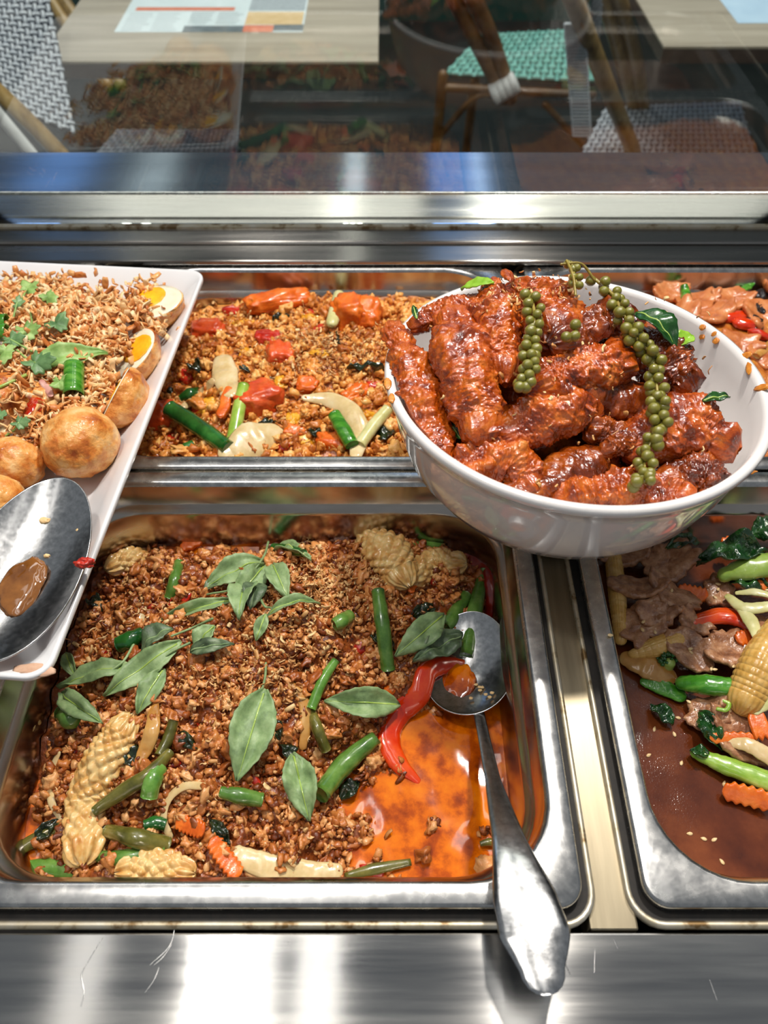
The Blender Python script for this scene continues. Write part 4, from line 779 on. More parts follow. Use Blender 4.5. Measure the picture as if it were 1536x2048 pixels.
onion('curled onion ring around the lower mince', [(420, 1574), (370, 1572), (336, 1600), (326, 1640), (340, 1672)], (14, 18, 18, 18, 14), dz=.004)
onion('wide pale onion band along the front rim', [(478, 1712), (545, 1735), (610, 1745), (672, 1742)], (40, 52, 50, 30), 'onionwhite', .3, dz=.003)
onion('thin curved onion strip at the left of the squid roll', [(116, 1508), (100, 1550), (102, 1600), (122, 1642)], (14, 18, 16, 10), dz=.002)
onion('short pale onion piece in the upper left mince', [(286, 1196), (280, 1222), (276, 1248)], (20, 26, 20), 'onionwhite')
squid(mt, 'scored_squid', 'long pale scored squid roll at the left of the pan', [(245, 1462), (212, 1520), (182, 1600), (170, 1690)], (60, 80, 84, 70), M['squid'])
squid(mt, 'scored_squid', 'golden scored squid curl at the rear of the pan', [(740, 1085), (775, 1105), (800, 1145)], (60, 84, 64), M['squid'], .4)
squid(mt, 'scored_squid', 'scored squid piece right of the golden curl', [(830, 1150), (865, 1130), (905, 1128)], (44, 60, 46), M['squid'], .2)
squid(mt, 'scored_squid', 'white squid piece at the left edge under the tray', [(40, 1385), (45, 1425), (40, 1460)], (50, 70, 56), M['squid'], .3)
squid(mt, 'scored_squid', 'squid piece sunk in the oil by the rear left', [(235, 1130), (260, 1118), (285, 1112)], (36, 44, 30), M['squid'], .2)
squid(mt, 'scored_squid', 'pale squid piece touching the front rim', [(262, 1740), (310, 1732), (365, 1742)], (44, 62, 44), M['squid'], .3)
crinkle(mt, 'carrot_slice', 'crinkle cut carrot slice at the front centre of the heap', 448, 1718, 46, 18, M['carrot'], -.75, 7, 1., group='carrot in the basil pork')
crinkle(mt, 'carrot_slice', 'crinkle carrot slice above the front one', 385, 1652, 34, 16, M['carrot'], -.3, 6, .8, group='carrot in the basil pork')
crinkle(mt, 'carrot_slice', 'slim carrot sliver beside the golden squid', 826, 1168, 26, 9, M['carrot'], 1.2, 5, 1., teeth=3, group='carrot in the basil pork')
crinkle(mt, 'carrot_slice', 'carrot piece in the oil at the rear left', 385, 1090, 24, 11, M['carrot'], .5, 5, .6, teeth=3, group='carrot in the basil pork')
for i, (u, v, a, b, m) in enumerate([(722, 1292, 20, 15, 'chili'), (405, 1450, 20, 8, 'chili'), (345, 1530, 18, 9, 'pepperdark'), (506, 1558, 22, 9, 'chili'), (690, 1695, 14, 10, 'pepperdark'), (744, 1742, 26, 10, 'chili'), (640, 1405, 12, 9, 'pepperdark'), (300, 1212, 12, 8, 'chili'), (730, 1172, 16, 9, 'chili'), (580, 1140, 12, 9, 'chili'), (640, 1070, 16, 10, 'chili'), (375, 1195, 8, 14, 'chili'), (215, 1310, 14, 9, 'pepperdark'), (360, 1425, 10, 8, 'chili'), (690, 1350, 10, 8, 'pepperdark'), (870, 1165, 10, 8, 'pepperdark'), (590, 1660, 14, 8, 'chili'), (150, 1500, 10, 8, 'pepperdark'), (780, 1380, 14, 10, 'carrot'), (655, 1550, 12, 8, 'pepperdark')]):
    chunk(mt, 'chili_piece', ('dark red' if m == 'pepperdark' else 'orange' if m == 'carrot' else 'bright red')+' chili piece '+near(u, v, LM)+', in the basil pork', 'chili', u, v, a, b, M[m], 6, rng.uniform(-1, 1), .5, group='chili pieces in the basil pork', sub=3)
for u, v, a, b in ((970, 1730, 22, 20), (985, 1745, 16, 10), (640, 1740, 26, 14), (690, 1650, 20, 12)):
    chunk(mt, 'mince_lump', ('large' if a > 21 else 'small')+' mince lump in the oil, '+near(u, v, LM), 'mince', u, v, a, b, M['mince'], 10, 0, .2, .35, 2, group='mince lumps in the oil', sub=3)
# basil
def sprig(label, leaves, stems, z=.005):
    P = [mt.hit(*l[0]) for l in leaves]; c = np.mean(P, 0); e = empty('basil_sprig', c, label, 'basil')
    for b, t, w_, m, kw in leaves: leafpx(mt, 'leaf', None, b, t, w_, M[m], z+.004, e, **kw)
    for st in stems: mk('stem', tube([mt.hit(u, v)+[0, 0, z+.005] for u, v in st], [.0009, .0007], 16, 8), M['basil'], e)
sprig('grey-green basil sprig on top of the rear of the basil pork', [((527, 1122), (412, 1176), 54, 'basil', dict(bend=.12, tilt=(0, -.3))), ((542, 1104), (622, 1116), 32, 'basil', dict(bend=.1)), ((530, 1130), (462, 1212), 50, 'basil', dict(bend=.14, tilt=(.2, -.2))), ((545, 1128), (576, 1198), 44, 'basil', dict(tilt=(0, -.3))),
       ((505, 1172), (478, 1238), 54, 'basil', dict(tilt=(-.3, -.2), bend=.2)), ((512, 1168), (500, 1222), 46, 'basildark', dict(bend=.25, dz=(.003, .003))), ((470, 1200), (322, 1244), 30, 'basil', dict(bend=.1, fold=.8)), ((535, 1232), (640, 1208), 26, 'basil', dict(bend=.3, fold=.8)), ((532, 1228), (512, 1282), 26, 'basil', {}), ((440, 1160), (408, 1182), 26, 'basildark', {})],
      [[(540, 1100), (528, 1135), (480, 1190), (420, 1205)], [(520, 1200), (532, 1228), (545, 1232)]])
sprig('long basil sprig across the left of the basil pork', [((362, 1282), (206, 1392), 52, 'basil', dict(bend=.06, fold=.2, tilt=(-.1, -.3))), ((430, 1252), (388, 1302), 42, 'basil', dict(tilt=(0, -.3))), ((380, 1304), (468, 1288), 32, 'basildark', dict(bend=.15)), ((346, 1258), (284, 1306), 52, 'basildark', dict(bend=.2)), ((262, 1330), (116, 1374), 48, 'basil', dict(bend=.05, tilt=(0, -.2))), ((132, 1306), (152, 1358), 26, 'basil', dict(fold=.6)), ((328, 1338), (274, 1428), 44, 'basil', dict(tilt=(.2, -.2)))],
      [[(430, 1254), (390, 1272), (350, 1288)], [(275, 1305), (255, 1338), (225, 1360)], [(385, 1302), (345, 1322), (325, 1345)]])
G = 'single basil leaves on the basil pork'
def lone(label, b, t, w_, m='basil', **k): return leafpx(mt, 'basil_leaf', label, b, t, w_, M[m], .0095, group=G, **k)
lone('basil leaf lying alone at the left under the long sprig', (120, 1384), (206, 1446), 42, bend=.1, tilt=(0, -.3))
tall = lone('tall basil leaf pointing down in the centre of the heap', (530, 1378), (474, 1562), 82, bend=.05, tilt=(.2, -.3))
lone('wrinkled basil leaf hanging at the edge of the oil', (586, 1506), (618, 1642), 62, bend=.1, tilt=(-.1, -.3), wave=.09)
lone('cupped basil leaf pointing left beside the red pepper', (800, 1410), (648, 1402), 58, bend=.16, fold=.5, tilt=(0, -.3))
lone('fresh basil leaf above the red pepper strip', (888, 1228), (790, 1312), 54, bend=.12, dz=(.004, 0))
lone('dull torn basil leaf left of the bean on the spoon', (925, 1272), (826, 1322), 52, 'basildark', bend=.1, wave=.1)
mk('stem', tube([mt.hit(u, v)+[0, 0, .006] for u, v in ((534, 1336), (533, 1360), (528, 1385))], .0008, 10, 8), M['basil'], tall)
mk('purple_twig', tube([mt.hit(u, v)+[0, 0, .005] for u, v in ((362, 1168), (350, 1195), (340, 1222))], .0007, 10, 8), M['pepperdark'], None, 'thin purple herb twig at the upper left of the heap', 'twig')
for i, (b, t, w_) in enumerate([((180, 1200), (205, 1222), 26), ((820, 1240), (870, 1215), 30), ((250, 1500), (275, 1540), 40), ((420, 1640), (460, 1690), 26), ((680, 1600), (720, 1560), 34), ((590, 1520), (560, 1490), 30), ((360, 1470), (395, 1500), 26), ((120, 1640), (70, 1690), 26), ((740, 1270), (790, 1300), 30), ((540, 1440), (560, 1480), 30)]):
    leafpx(mt, 'cooked_leaf', 'dark cooked leaf scrap '+near(b[0], b[1], LM), b, t, w_, M['darkleaf'], .002, bend=.2, wave=.15, group='dark leaf scraps in the basil pork')
# serving spoon standing in the pan
hp = [at(957, 1424, -.045), at(968, 1475, -.034), at(986, 1560, -.018), at(1018, 1680, .0045), at(1048, 1790, .013), at(1070, 1870, .017), at(1084, 1940, .0195)]
sc_ = at(937, 1322, -.042)
e, sx, sy, sn = spoon(sc_, at(950, 1220, -.040)-at(930, 1428, -.047), (-.25, -.05, 1), .0352, .0285, .009, hp, [.0036, .0036, .0044, .0085, .0150, .0162, .0100], .2, 'serving_spoon', 'steel serving spoon resting in the basil pork pan, handle over the front rim')
mk('sauce_puddle', blob(sc_+sn*-.0062-sy*-.008-sx*.012, (.013, .012, .0012), .2, 1.5, 4, np.stack([sx, sy, sn], 1)), M['oil'], None, 'small pool of sauce in the serving spoon bowl', 'sauce')
for k in range(9):
    q = sc_+sx*rng.uniform(-.024, -.012)+sy*rng.uniform(-.018, .004); q = q+sn*(-.0085+10*np.dot(q-sc_, q-sc_)); mk('food_crumb', blob(q, (.0014, .001, .0006), .3, 2, 2), M['crumb'], None, 'tiny food crumb stuck in the serving spoon', 'crumb', 'crumbs in the serving spoon')
# ================================================================== egg and carrot mince pan (back, middle)
kh = HF([(320, 700, -.030), (340, 800, -.034), (360, 880, -.036), (300, 860, -.040), (420, 640, -.030), (500, 640, -.024), (560, 620, -.022), (640, 650, -.020), (720, 640, -.020), (780, 650, -.024), (450, 720, -.022), (560, 720, -.016), (650, 720, -.014), (740, 720, -.018), (480, 800, -.022), (560, 820, -.022), (650, 800, -.020), (740, 800, -.022), (450, 880, -.030), (540, 880, -.028), (640, 880, -.028), (740, 880, -.028), (820, 700, -.022), (820, 850, -.028), (900, 750, -.022), (420, 620, -.036), (380, 640, -.036)], .014, .004, 75, 9.)
kx0, kx1, ky0, ky1 = -.1975, .0855, .3855, .5955
mk('egg_mince_bed', kh.mesh(kx0, kx1, ky0, ky1, .035, 120, 100), M['backbed'], None, 'orange-brown bed of egg mince filling the back middle pan', 'food', kind='stuff')
P, s = grains(kh, 5200, kx0+.002, kx1-.002, ky0+.002, ky1-.002, -.08, .0012, .0042)
P2, s2 = grains(kh, 620, kx0+.006, kx1-.006, ky0+.006, ky1-.006, -.08, .0034, .0068, -.0005)
mk('egg_mince', join(scatter(P, s, 2, .55, (1, .78, .62)), scatter(P2, s2, 3, .6, (1, .8, .6))), M['minceback'], None, 'golden mince and egg crumbs heaped in the back middle pan', 'mince', kind='stuff')
P = around(kh, [(640, 700, 60, 30, 420), (700, 720, 50, 26, 260), (560, 690, 40, 30, 160), (450, 640, 50, 20, 120), (600, 800, 90, 50, 160), (400, 860, 40, 20, 60)], .003)
mk('crispy_crumbs', flakes(P, rng.uniform(.0009, .0026, len(P)), .75), M['crumb'], None, 'pale fried crumbs on top of the egg mince pan', 'crumbs', kind='stuff')
G = 'carrot and tomato in the egg mince pan'
def bch(name, label, cat, u, v, a, b, m, th=None, ang=0., lift=.45, pw=.6, **k): return chunk(kh, name, label, cat, u, v, a, b, M[m], th, ang, lift*.75, .26, 1.5, group=k.pop('group', G), pw=pw, **k)
bch('carrot_chunk', 'long carrot wedge at the rear of the egg mince pan', 'carrot', 556, 614, 62, 22, 'carrot', 20, .35, .9)
bch('carrot_chunk', 'round carrot chunk at the rear, left one of a pair', 'carrot', 696, 640, 32, 36, 'carrot', 34, .2, .6)
bch('carrot_chunk', 'round carrot chunk at the rear, right one of a pair', 'carrot', 732, 640, 30, 32, 'carrot', 32, -.2, .5)
bch('tomato_chunk', 'red tomato chunk at the middle of the egg mince', 'tomato', 540, 684, 28, 20, 'chili', 16, .1)
bch('carrot_chunk', 'orange chunk just below the red tomato chunk', 'carrot', 560, 718, 26, 30, 'tomato', 22, .3)
bch('tomato_chunk', 'large red-orange tomato wedge at the front of the egg mince', 'tomato', 522, 812, 44, 34, 'tomato', 30, .3, .7)
bch('carrot_chunk', 'orange carrot piece at the left rear under crumbs', 'carrot', 420, 668, 34, 24, 'tomato', 20)
bch('carrot_chunk', 'carrot piece at the right of the pan beside the bowl', 'carrot', 712, 792, 28, 16, 'carrot', 16, .6)
bch('carrot_chunk', 'carrot chunk touching the front rim', 'carrot', 668, 892, 34, 20, 'carrot', 20, -.2, .5)
bch('carrot_chunk', 'dark orange chunk in the front left corner by the tray', 'carrot', 318, 840, 30, 30, 'tomato', 26)
bch('carrot_chunk', 'small carrot cube at the centre right', 'carrot', 616, 776, 22, 18, 'carrot', 16)
bch('carrot_chunk', 'carrot flake near the front onion arc', 'carrot', 590, 866, 22, 14, 'carrot', 12)
crinkle(kh, 'carrot_stick', 'upright carrot stick left of the green spring onion', 452, 812, 40, 11, M['carrot'], 1.45, 8, .9, teeth=2, group=G)
for u, v, a in ((569, 893, 14), (372, 755, 18), (747, 773, 14), (470, 628, 22), (640, 660, 14), (690, 850, 12), (400, 820, 16), (350, 880, 16), (620, 632, 14)):
    bch('pepper_piece', 'small red pepper piece '+near(u, v, KM), 'pepper', u, v, a, a*.7, 'chili', a*.5, rng.uniform(-1, 1), group='red pepper pieces in the egg mince', sub=3)
for u, v, a, b in ((492, 652, 26, 12), (490, 712, 12, 26), (418, 812, 26, 18), (608, 880, 22, 22), (586, 842, 16, 24), (620, 640, 22, 10), (735, 832, 18, 12), (640, 712, 20, 14), (400, 738, 12, 24), (560, 770, 14, 18), (775, 690, 16, 12)):
    bch('scrambled_egg', 'yellow scrambled egg curd '+near(u, v, KM), 'egg', u, v, a, b, 'scramble', 10, rng.uniform(-.4, .4), pw=1., amp2=.16, group='scrambled egg curds')
for i, (b, t, w_) in enumerate([((385, 728), (402, 745), 26), ((612, 732), (640, 730), 22), ((528, 764), (550, 772), 22), ((478, 738), (500, 744), 14), ((690, 742), (772, 744), 12), ((752, 880), (790, 864), 40), ((330, 720), (345, 690), 34), ((515, 852), (552, 844), 14), ((545, 640), (580, 632), 16), ((620, 850), (640, 880), 22), ((340, 790), (352, 770), 24), ((700, 610), (720, 625), 14), ((660, 676), (680, 690), 14)]):
    leafpx(kh, 'cooked_leaf', 'dark cooked leaf scrap '+near(b[0], b[1], KM), b, t, w_, M['darkleaf'], .003, bend=.2, wave=.15, group='dark leaf scraps in the egg mince')
G = 'onion pieces in the egg mince'
def on2(label, pts, w_, m='onionwhite', flat=.3, dz=.004): return strip(kh, 'onion_piece', label, 'onion', pts, w_, M[m], .6, flat, 'round', 30, group=G, amp=.08, dz=dz+.004, upn=(0, -.5, 1))
on2('white onion petal standing left of the green spring onion', [(446, 724), (450, 750), (458, 782)], (44, 56, 40))
on2('curved onion strip running down to the dark spring onion', [(424, 764), (400, 792), (366, 814)], (16, 24, 14))
on2('broad onion petal lying on the front rim', [(462, 906), (505, 880), (545, 866)], (50, 86, 44), flat=.2)
on2('large onion arc at the front right of the egg mince', [(610, 796), (660, 800), (700, 824), (720, 868), (712, 908)], (14, 34, 44, 40, 26))
on2('pale onion stalk standing at the rear of the pan', [(678, 590), (674, 615), (664, 645)], (24, 30, 24), 'stalk', .7, .008)
G = 'spring onion in the egg mince'
def so(label, pts, w_, m, dz=.004): return strip(kh, 'spring_onion', label, 'spring onion', pts, w_, M[m], .6, .9, 'cut', 20, group=G, amp=.04, dz=dz+.003)
so('thick dark green spring onion at the front left', [(338, 816), (395, 852), (458, 898)], (34, 36, 32), 'scallion', .006)
so('light green spring onion piece standing in the middle', [(488, 770), (477, 822), (466, 880)], (24, 27, 26), 'scallionlight', .006)
so('bright green spring onion piece on the onion arc', [(668, 828), (688, 862), (704, 890)], (26, 32, 28), 'kgreen', .010)
so('pale spring onion stalk leaning toward the bowl', [(776, 818), (748, 850), (720, 890)], (24, 26, 24), 'stalk', .008)
so('green scrap of spring onion at the front left rim', [(356, 904), (372, 896), (388, 888)], (14, 24, 20), 'scallion', .003)
so('green leaf end near the left of the pan', [(362, 798), (380, 788), (396, 782)], (18, 26, 18), 'scallion', .002)
# ================================================================== pork slice pan (back right)
rh = HF([(1300, 590, -.022), (1350, 600, -.020), (1400, 600, -.018), (1460, 600, -.018), (1530, 600, -.018), (1400, 660, -.016), (1460, 660, -.016), (1530, 660, -.016), (1470, 720, -.018), (1536, 740, -.02), (1600, 640, -.018), (1640, 720, -.02), (1290, 640, -.03), (1350, 750, -.03), (1400, 850, -.03)], .02, .003, 60, 4.)
mk('pork_slice_bed', rh.mesh(.1475, .4265, .3855, .5955, .035, 80, 60), M['backbed'], None, 'orange sauce bed under the pork slices', 'sauce', kind='stuff')
for i, (u, v, a, b, an, lb) in enumerate([(1396, 606, 46, 30, .2, 'pork slice beside the green stalk behind the bowl'), (1462, 602, 42, 30, -.2, 'pork slice at the rear between black fungus pieces'), (1430, 640, 44, 30, .5, 'folded pork slice nearest the bowl rim'), (1522, 636, 44, 44, .3, 'large pork slice at the right edge above the red pepper'), (1476, 690, 44, 30, -.3, 'pork slice under the red pepper'), (1330, 592, 36, 24, .1, 'pork slice just behind the bowl rim'), (1545, 590, 36, 26, .1, 'pork slice at the far right rear'), (1360, 640, 50, 36, .6, 'pork slice hidden low beside the bowl'), (1540, 720, 44, 36, -.5, 'pork slice at the right edge below the bamboo shoot')]):
    slab(rh, 'pork_slice', lb, 'pork', u, v, a, b, M['pork'], 6, an, 1., .3, .18, group='pork slices in the back right pan', dz=.002*(i % 3))
strip(rh, 'green_stalk', 'green vegetable stalk standing behind the bowl', 'vegetable', [(1368, 570), (1371, 588), (1374, 606)], (14, 20, 22), M['kgreen'], .4, dz=(.014, .008, .004), amp=.1)
strip(rh, 'green_stalk', 'green leaf tip at the rear right of the pork', 'vegetable', [(1484, 580), (1496, 573), (1508, 566)], (16, 18, 8), M['kgreen'], .4, .5, dz=.006, amp=.2)
for u, v, a, b, an, lb in ((1466, 640, 28, 14, .3, 'red pepper piece in the middle of the pork pan, upper one'), (1484, 654, 24, 14, -.5, 'red pepper piece just below the upper one'), (1514, 676, 22, 9, -.6, 'thin pink-red pepper strip at the right of the pork')):
    chunk(rh, 'pepper_piece', lb, 'pepper', u, v, a, b, M['pepper'], 10, an, .9, group='red pepper in the pork pan', amp=.12)
for u, v, a, b in ((1445, 594, 18, 10), (1506, 650, 18, 16), (1524, 594, 18, 12), (1512, 620, 12, 22), (1440, 642, 14, 8), (1348, 588, 20, 6)):
    fl = {1445: 'between the two rear pork slices', 1506: 'right of the red pepper pieces', 1524: 'at the far right rear', 1512: 'upright, above the large right pork slice', 1440: 'left of the red pepper pieces', 1348: 'thin, just behind the bowl rim'}[u]
    chunk(rh, 'black_fungus', 'black fungus piece '+fl+' in the pork pan', 'fungus', u, v, a, b, M['fungus'], 8, rng.uniform(-1, 1), .9, .4, 2., group='black fungus in the pork pan')
strip(rh, 'bamboo_shoot', 'pale yellow bamboo shoot stick at the right edge', 'vegetable', [(1512, 712), (1530, 698), (1552, 682)], (16, 22, 20), M['onionbrown'], .6, .6, amp=.1, dz=.006)
strip(rh, 'bamboo_shoot', 'thin carrot-coloured strip beside the green stalk', 'vegetable', [(1340, 592), (1356, 602), (1372, 612)], (10, 14, 10), M['carrot'], .6, .6, amp=.1, dz=.004)
# ================================================================== beef gravy pan (front right)
GZ = -.060
gh = HF([(1225, 1130, -.056), (1240, 1250, -.058), (1290, 1140, -.050), (1340, 1140, -.046), (1290, 1190, -.044), (1340, 1200, -.042), (1290, 1250, -.046), (1380, 1190, -.052), (1440, 1190, -.046), (1400, 1110, -.050), (1480, 1110, -.040), (1540, 1100, -.036), (1450, 1240, -.048), (1520, 1220, -.038), (1310, 1295, -.050), (1390, 1300, -.046), (1460, 1300, -.044), (1530, 1320, -.034), (1270, 1340, -.057), (1330, 1340, -.056), (1330, 1380, -.057), (1410, 1370, -.048), (1450, 1420, -.050), (1530, 1420, -.040), (1490, 1470, -.050), (1540, 1500, -.048), (1290, 1430, -.068), (1350, 1430, -.066), (1400, 1480, -.062), (1430, 1510, -.060), (1520, 1555, -.056), (1300, 1550, -.07), (1400, 1600, -.07), (1480, 1590, -.060), (1540, 1600, -.056), (1350, 1700, -.07), (1500, 1700, -.07), (1620, 1300, -.034), (1650, 1450, -.045)], .010, 0, 70, 3.)
mk('brown_gravy', Flat(GZ).mesh(.1465, .4275, .1045, .3400, .036, 90, 80), M['gravy'], None, 'glossy brown gravy filling the right front pan', 'sauce', kind='stuff')
gt = Top(gh, GZ)
Z = 'beef slices in the gravy pan'
for i, (u, v, a, b, an, lb) in enumerate([(1336, 1128, 50, 36, .3, 'beef slice closest to the underside of the bowl'), (1276, 1180, 44, 28, -.3, 'reddish beef slice at the upper left of the gravy pan'), (1338, 1196, 48, 28, -.7, 'beef slice between the two left slices and the carrot'), (1284, 1254, 40, 38, .4, 'beef slice above the small baby corn'), (1312, 1226, 34, 26, .2, 'small beef slice in the middle of the left cluster'), (1378, 1306, 32, 44, .7, 'curled beef slice right of the small baby corn'), (1460, 1300, 48, 42, .5, 'large folded beef slice above the bright green stalk'), (1436, 1190, 36, 28, 1.2, 'beef slice left of the pale cabbage'), (1412, 1432, 38, 32, .3, 'beef slice below the green stalk, left lobe'), (1474, 1440, 48, 32, -.3, 'beef slice below the green stalk, right lobe with sesame'), (1530, 1262, 30, 30, 0, 'beef slice at the right edge above the big baby corn'), (1375, 1245, 30, 20, -.6, 'beef scrap left of the red pepper'), (1490, 1510, 50, 18, -.3, 'dark beef slice under the lower onion strip'), (1260, 1110, 40, 24, .2, 'beef slice half hidden under the bowl')]):
    slab(gt, 'beef_slice', lb, 'beef', u, v, a*1.16, b*1.16, M['beef'], 7, an, .9, .26, .24, group=Z, dz=.0015*(i % 3))
corncob(gt, 'baby corn standing along the left wall of the gravy pan', [(1226, 1122), (1234, 1200), (1240, 1282)], (34, 34, 22))
corncob(gt, 'short cut baby corn pointing left in the gravy', [(1262, 1312), (1305, 1300), (1350, 1284)], (16, 40, 44))
corncob(gt, 'large baby corn at the right edge of the gravy pan', [(1560, 1262), (1520, 1330), (1486, 1402)], (60, 78, 74), .5)
for u, v, a, b, an, st, lb in ((1382, 1188, 30, 16, -.2, .5, 'crinkle carrot slice right of the left beef cluster'), (1492, 1276, 26, 15, .3, .4, 'crinkle carrot slice below the red pepper'), (1516, 1452, 18, 28, .1, 0, 'carrot slice below the big baby corn'), (1464, 1476, 42, 12, -.1, .3, 'carrot sliver under the sesame beef slice'), (1496, 1590, 50, 20, -.3, .6, 'crinkle carrot slice floating at the front of the gravy'), (1455, 1086, 14, 10, .2, .3, 'carrot bit near the rear wall of the gravy pan'), (1528, 1172, 16, 14, .5, .3, 'carrot piece under the pale green stem')):
    crinkle(gt, 'carrot_slice', lb, u, v, a, b, M['carrot'], an, 7, .9, teeth=6 if a > 20 else 3, group='carrot in the gravy pan', standing=st)
strip(gt, 'pepper_strip', 'red pepper strip in the middle of the gravy pan', 'pepper', [(1390, 1242), (1440, 1232), (1478, 1238), (1504, 1258)], (26, 38, 40, 26), M['pepper'], .6, .6, 'round', 24, dz=.003, amp=.06)
def greens(label, pts, w_, m, flat=.5, dz=.004, ends='round', amp=.1, name='green_stalk', lift=.5): return strip(gt, name, label, 'vegetable', pts, w_, M[m], lift, flat, ends, 26, group='greens in the gravy pan', amp=amp, dz=dz)
for b, t, w_, lb, dz in (((1536, 1104), (1392, 1126), 62, 'dark wrinkled cooked leaf at the upper right of the gravy pan', .008), ((1500, 1072), (1560, 1062), 60, 'dark green leaf at the right rear corner of the gravy pan', .006), ((1450, 1160), (1540, 1176), 44, 'dark leaf under the pale green stem', .002), ((1330, 1098), (1400, 1084), 34, 'sunken green leaf behind the bowl base', .001), ((1390, 1420), (1446, 1500), 40, 'dark sunken leaf left of the lower onion strip', .0), ((1300, 1410), (1346, 1450), 34, 'small dark leaf floating in the gravy', .0), ((1380, 1500), (1420, 1512), 24, 'dark leaf tip at the end of the spring onion', .003)):
    leafpx(gt, 'cooked_leaf', lb, b, t, w_, M['kale'], .004+dz, bend=.2, fold=.25, wave=.16, shape=1., group='dark leaves in the gravy pan')
greens('pale green cut stem over the dark leaves', [(1448, 1150), (1490, 1138), (1550, 1128)], (28, 48, 50), 'kstem', .7, .010)
greens('bright green stalk below the folded beef slice', [(1366, 1366), (1415, 1370), (1470, 1376)], (30, 42, 38), 'kgreen', .8, .004)
greens('green leaf blade at the left in the gravy', [(1290, 1364), (1325, 1374), (1358, 1390)], (20, 36, 30), 'kgreen', .3, .001)
greens('long light green spring onion stem at the lower right', [(1392, 1508), (1450, 1530), (1550, 1568)], (22, 38, 42), 'scallionlight', .6, .004, name='spring_onion')
greens('translucent onion wedge at the left wall of the gravy pan', [(1256, 1318), (1295, 1332), (1334, 1352)], (36, 56, 40), 'onionbrown', .3, .0, name='onion_piece')
greens('pale cabbage rib beside the rightmost beef', [(1457, 1194), (1490, 1216), (1545, 1212)], (16, 28, 22), 'stalk', .4, .010, name='cabbage_strip')
greens('pale cabbage strip falling toward the big baby corn', [(1468, 1200), (1500, 1240), (1518, 1282)], (14, 30, 16), 'stalk', .35, .010, name='cabbage_strip')
greens('thin pale cabbage strip above the other two', [(1475, 1186), (1510, 1184), (1545, 1192)], (10, 18, 14), 'stalk', .4, .011, name='cabbage_strip')
greens('brown onion strip above the light spring onion stem', [(1446, 1486), (1495, 1490), (1550, 1520)], (12, 30, 34), 'onion', .3, .006, name='onion_piece')
greens('pale onion wedge at the right below the big baby corn', [(1512, 1420), (1530, 1402), (1556, 1376)], (20, 36, 34), 'stalk', .35, .006, name='onion_piece')
greens('curled green ring on the sesame beef slice', [(1436, 1418), (1452, 1420), (1458, 1408), (1448, 1402)], (8, 9, 9, 6), 'scallionlight', .6, .010, name='spring_onion')
e = empty('broccoli_floret', gt.hit(1331, 1327), 'tiny broccoli floret right of the short baby corn', 'broccoli')
p = gt.hit(1336, 1338); mk('stalk', tube([p+[0, 0, -.002], p+[0, .002, .005]], [.003, .004], 8, 10), M['kstem'], e)
p = gt.hit(1331, 1322); Q = rng.normal(size=(60, 3)); Q = Q/np.linalg.norm(Q, axis=1)[:, None]*[.006, .005, .004]; mk('florets', scatter(p+Q+[0, 0, .004], rng.uniform(.0012, .002, 60), 2, .2), M['scallion'], e, kind='stuff')
base, f0 = ico(2); seed0 = None
ses = [(1200+x/4.571, 1360+y/4.571) for x, y in ((490, 450), (440, 690), (740, 765), (1135, 950), (710, 350), (785, 240), (905, 70), (810, 60), (820, 100), (790, 90), (1110, 125), (1060, 285), (1150, 310), (1130, 370), (1130, 405), (1140, 350), (1025, 405), (815, 1405), (945, 1455), (1045, 1465), (1110, 1665), (1310, 630), (1125, 245), (680, 500))]
ses += [(1200+x/4.571, 1060+y/4.571) for x, y in ((435, 450), (630, 600), (370, 820), (375, 885), (365, 955), (785, 795), (1050, 540), (1050, 590), (1025, 665), (1340, 465), (690, 1085), (800, 1130), (800, 1160), (1020, 1320), (990, 1310), (1185, 1285), (1270, 575), (1500, 600), (90, 965), (480, 980), (1320, 1310))]
for u, v in ses:
    p = gt.hit(u, v) if u > 1225 else at(u, v, .0003); a = rng.uniform(0, math.pi)
    if seed0 is None:
        V = base*[.0019, .0011, .0007]; V[:, 1] *= 1-.45*np.clip(V[:, 0]/.0019, 0, 1); o = mk('sesame_seed', (V, f0), M['sesame']); seed0 = o
    else: o = seed0.copy(); col.objects.link(o)
    o.location = p+[0, 0, .0058 if v < 1450 and u > 1240 and gh(p[0], p[1]) > GZ else .0002]; o.rotation_euler = (rng.normal()*.2, rng.normal()*.2, a)
    props(o, 'single pale sesame seed scattered over the beef and gravy', 'sesame seed', 'sesame seeds in the gravy pan')
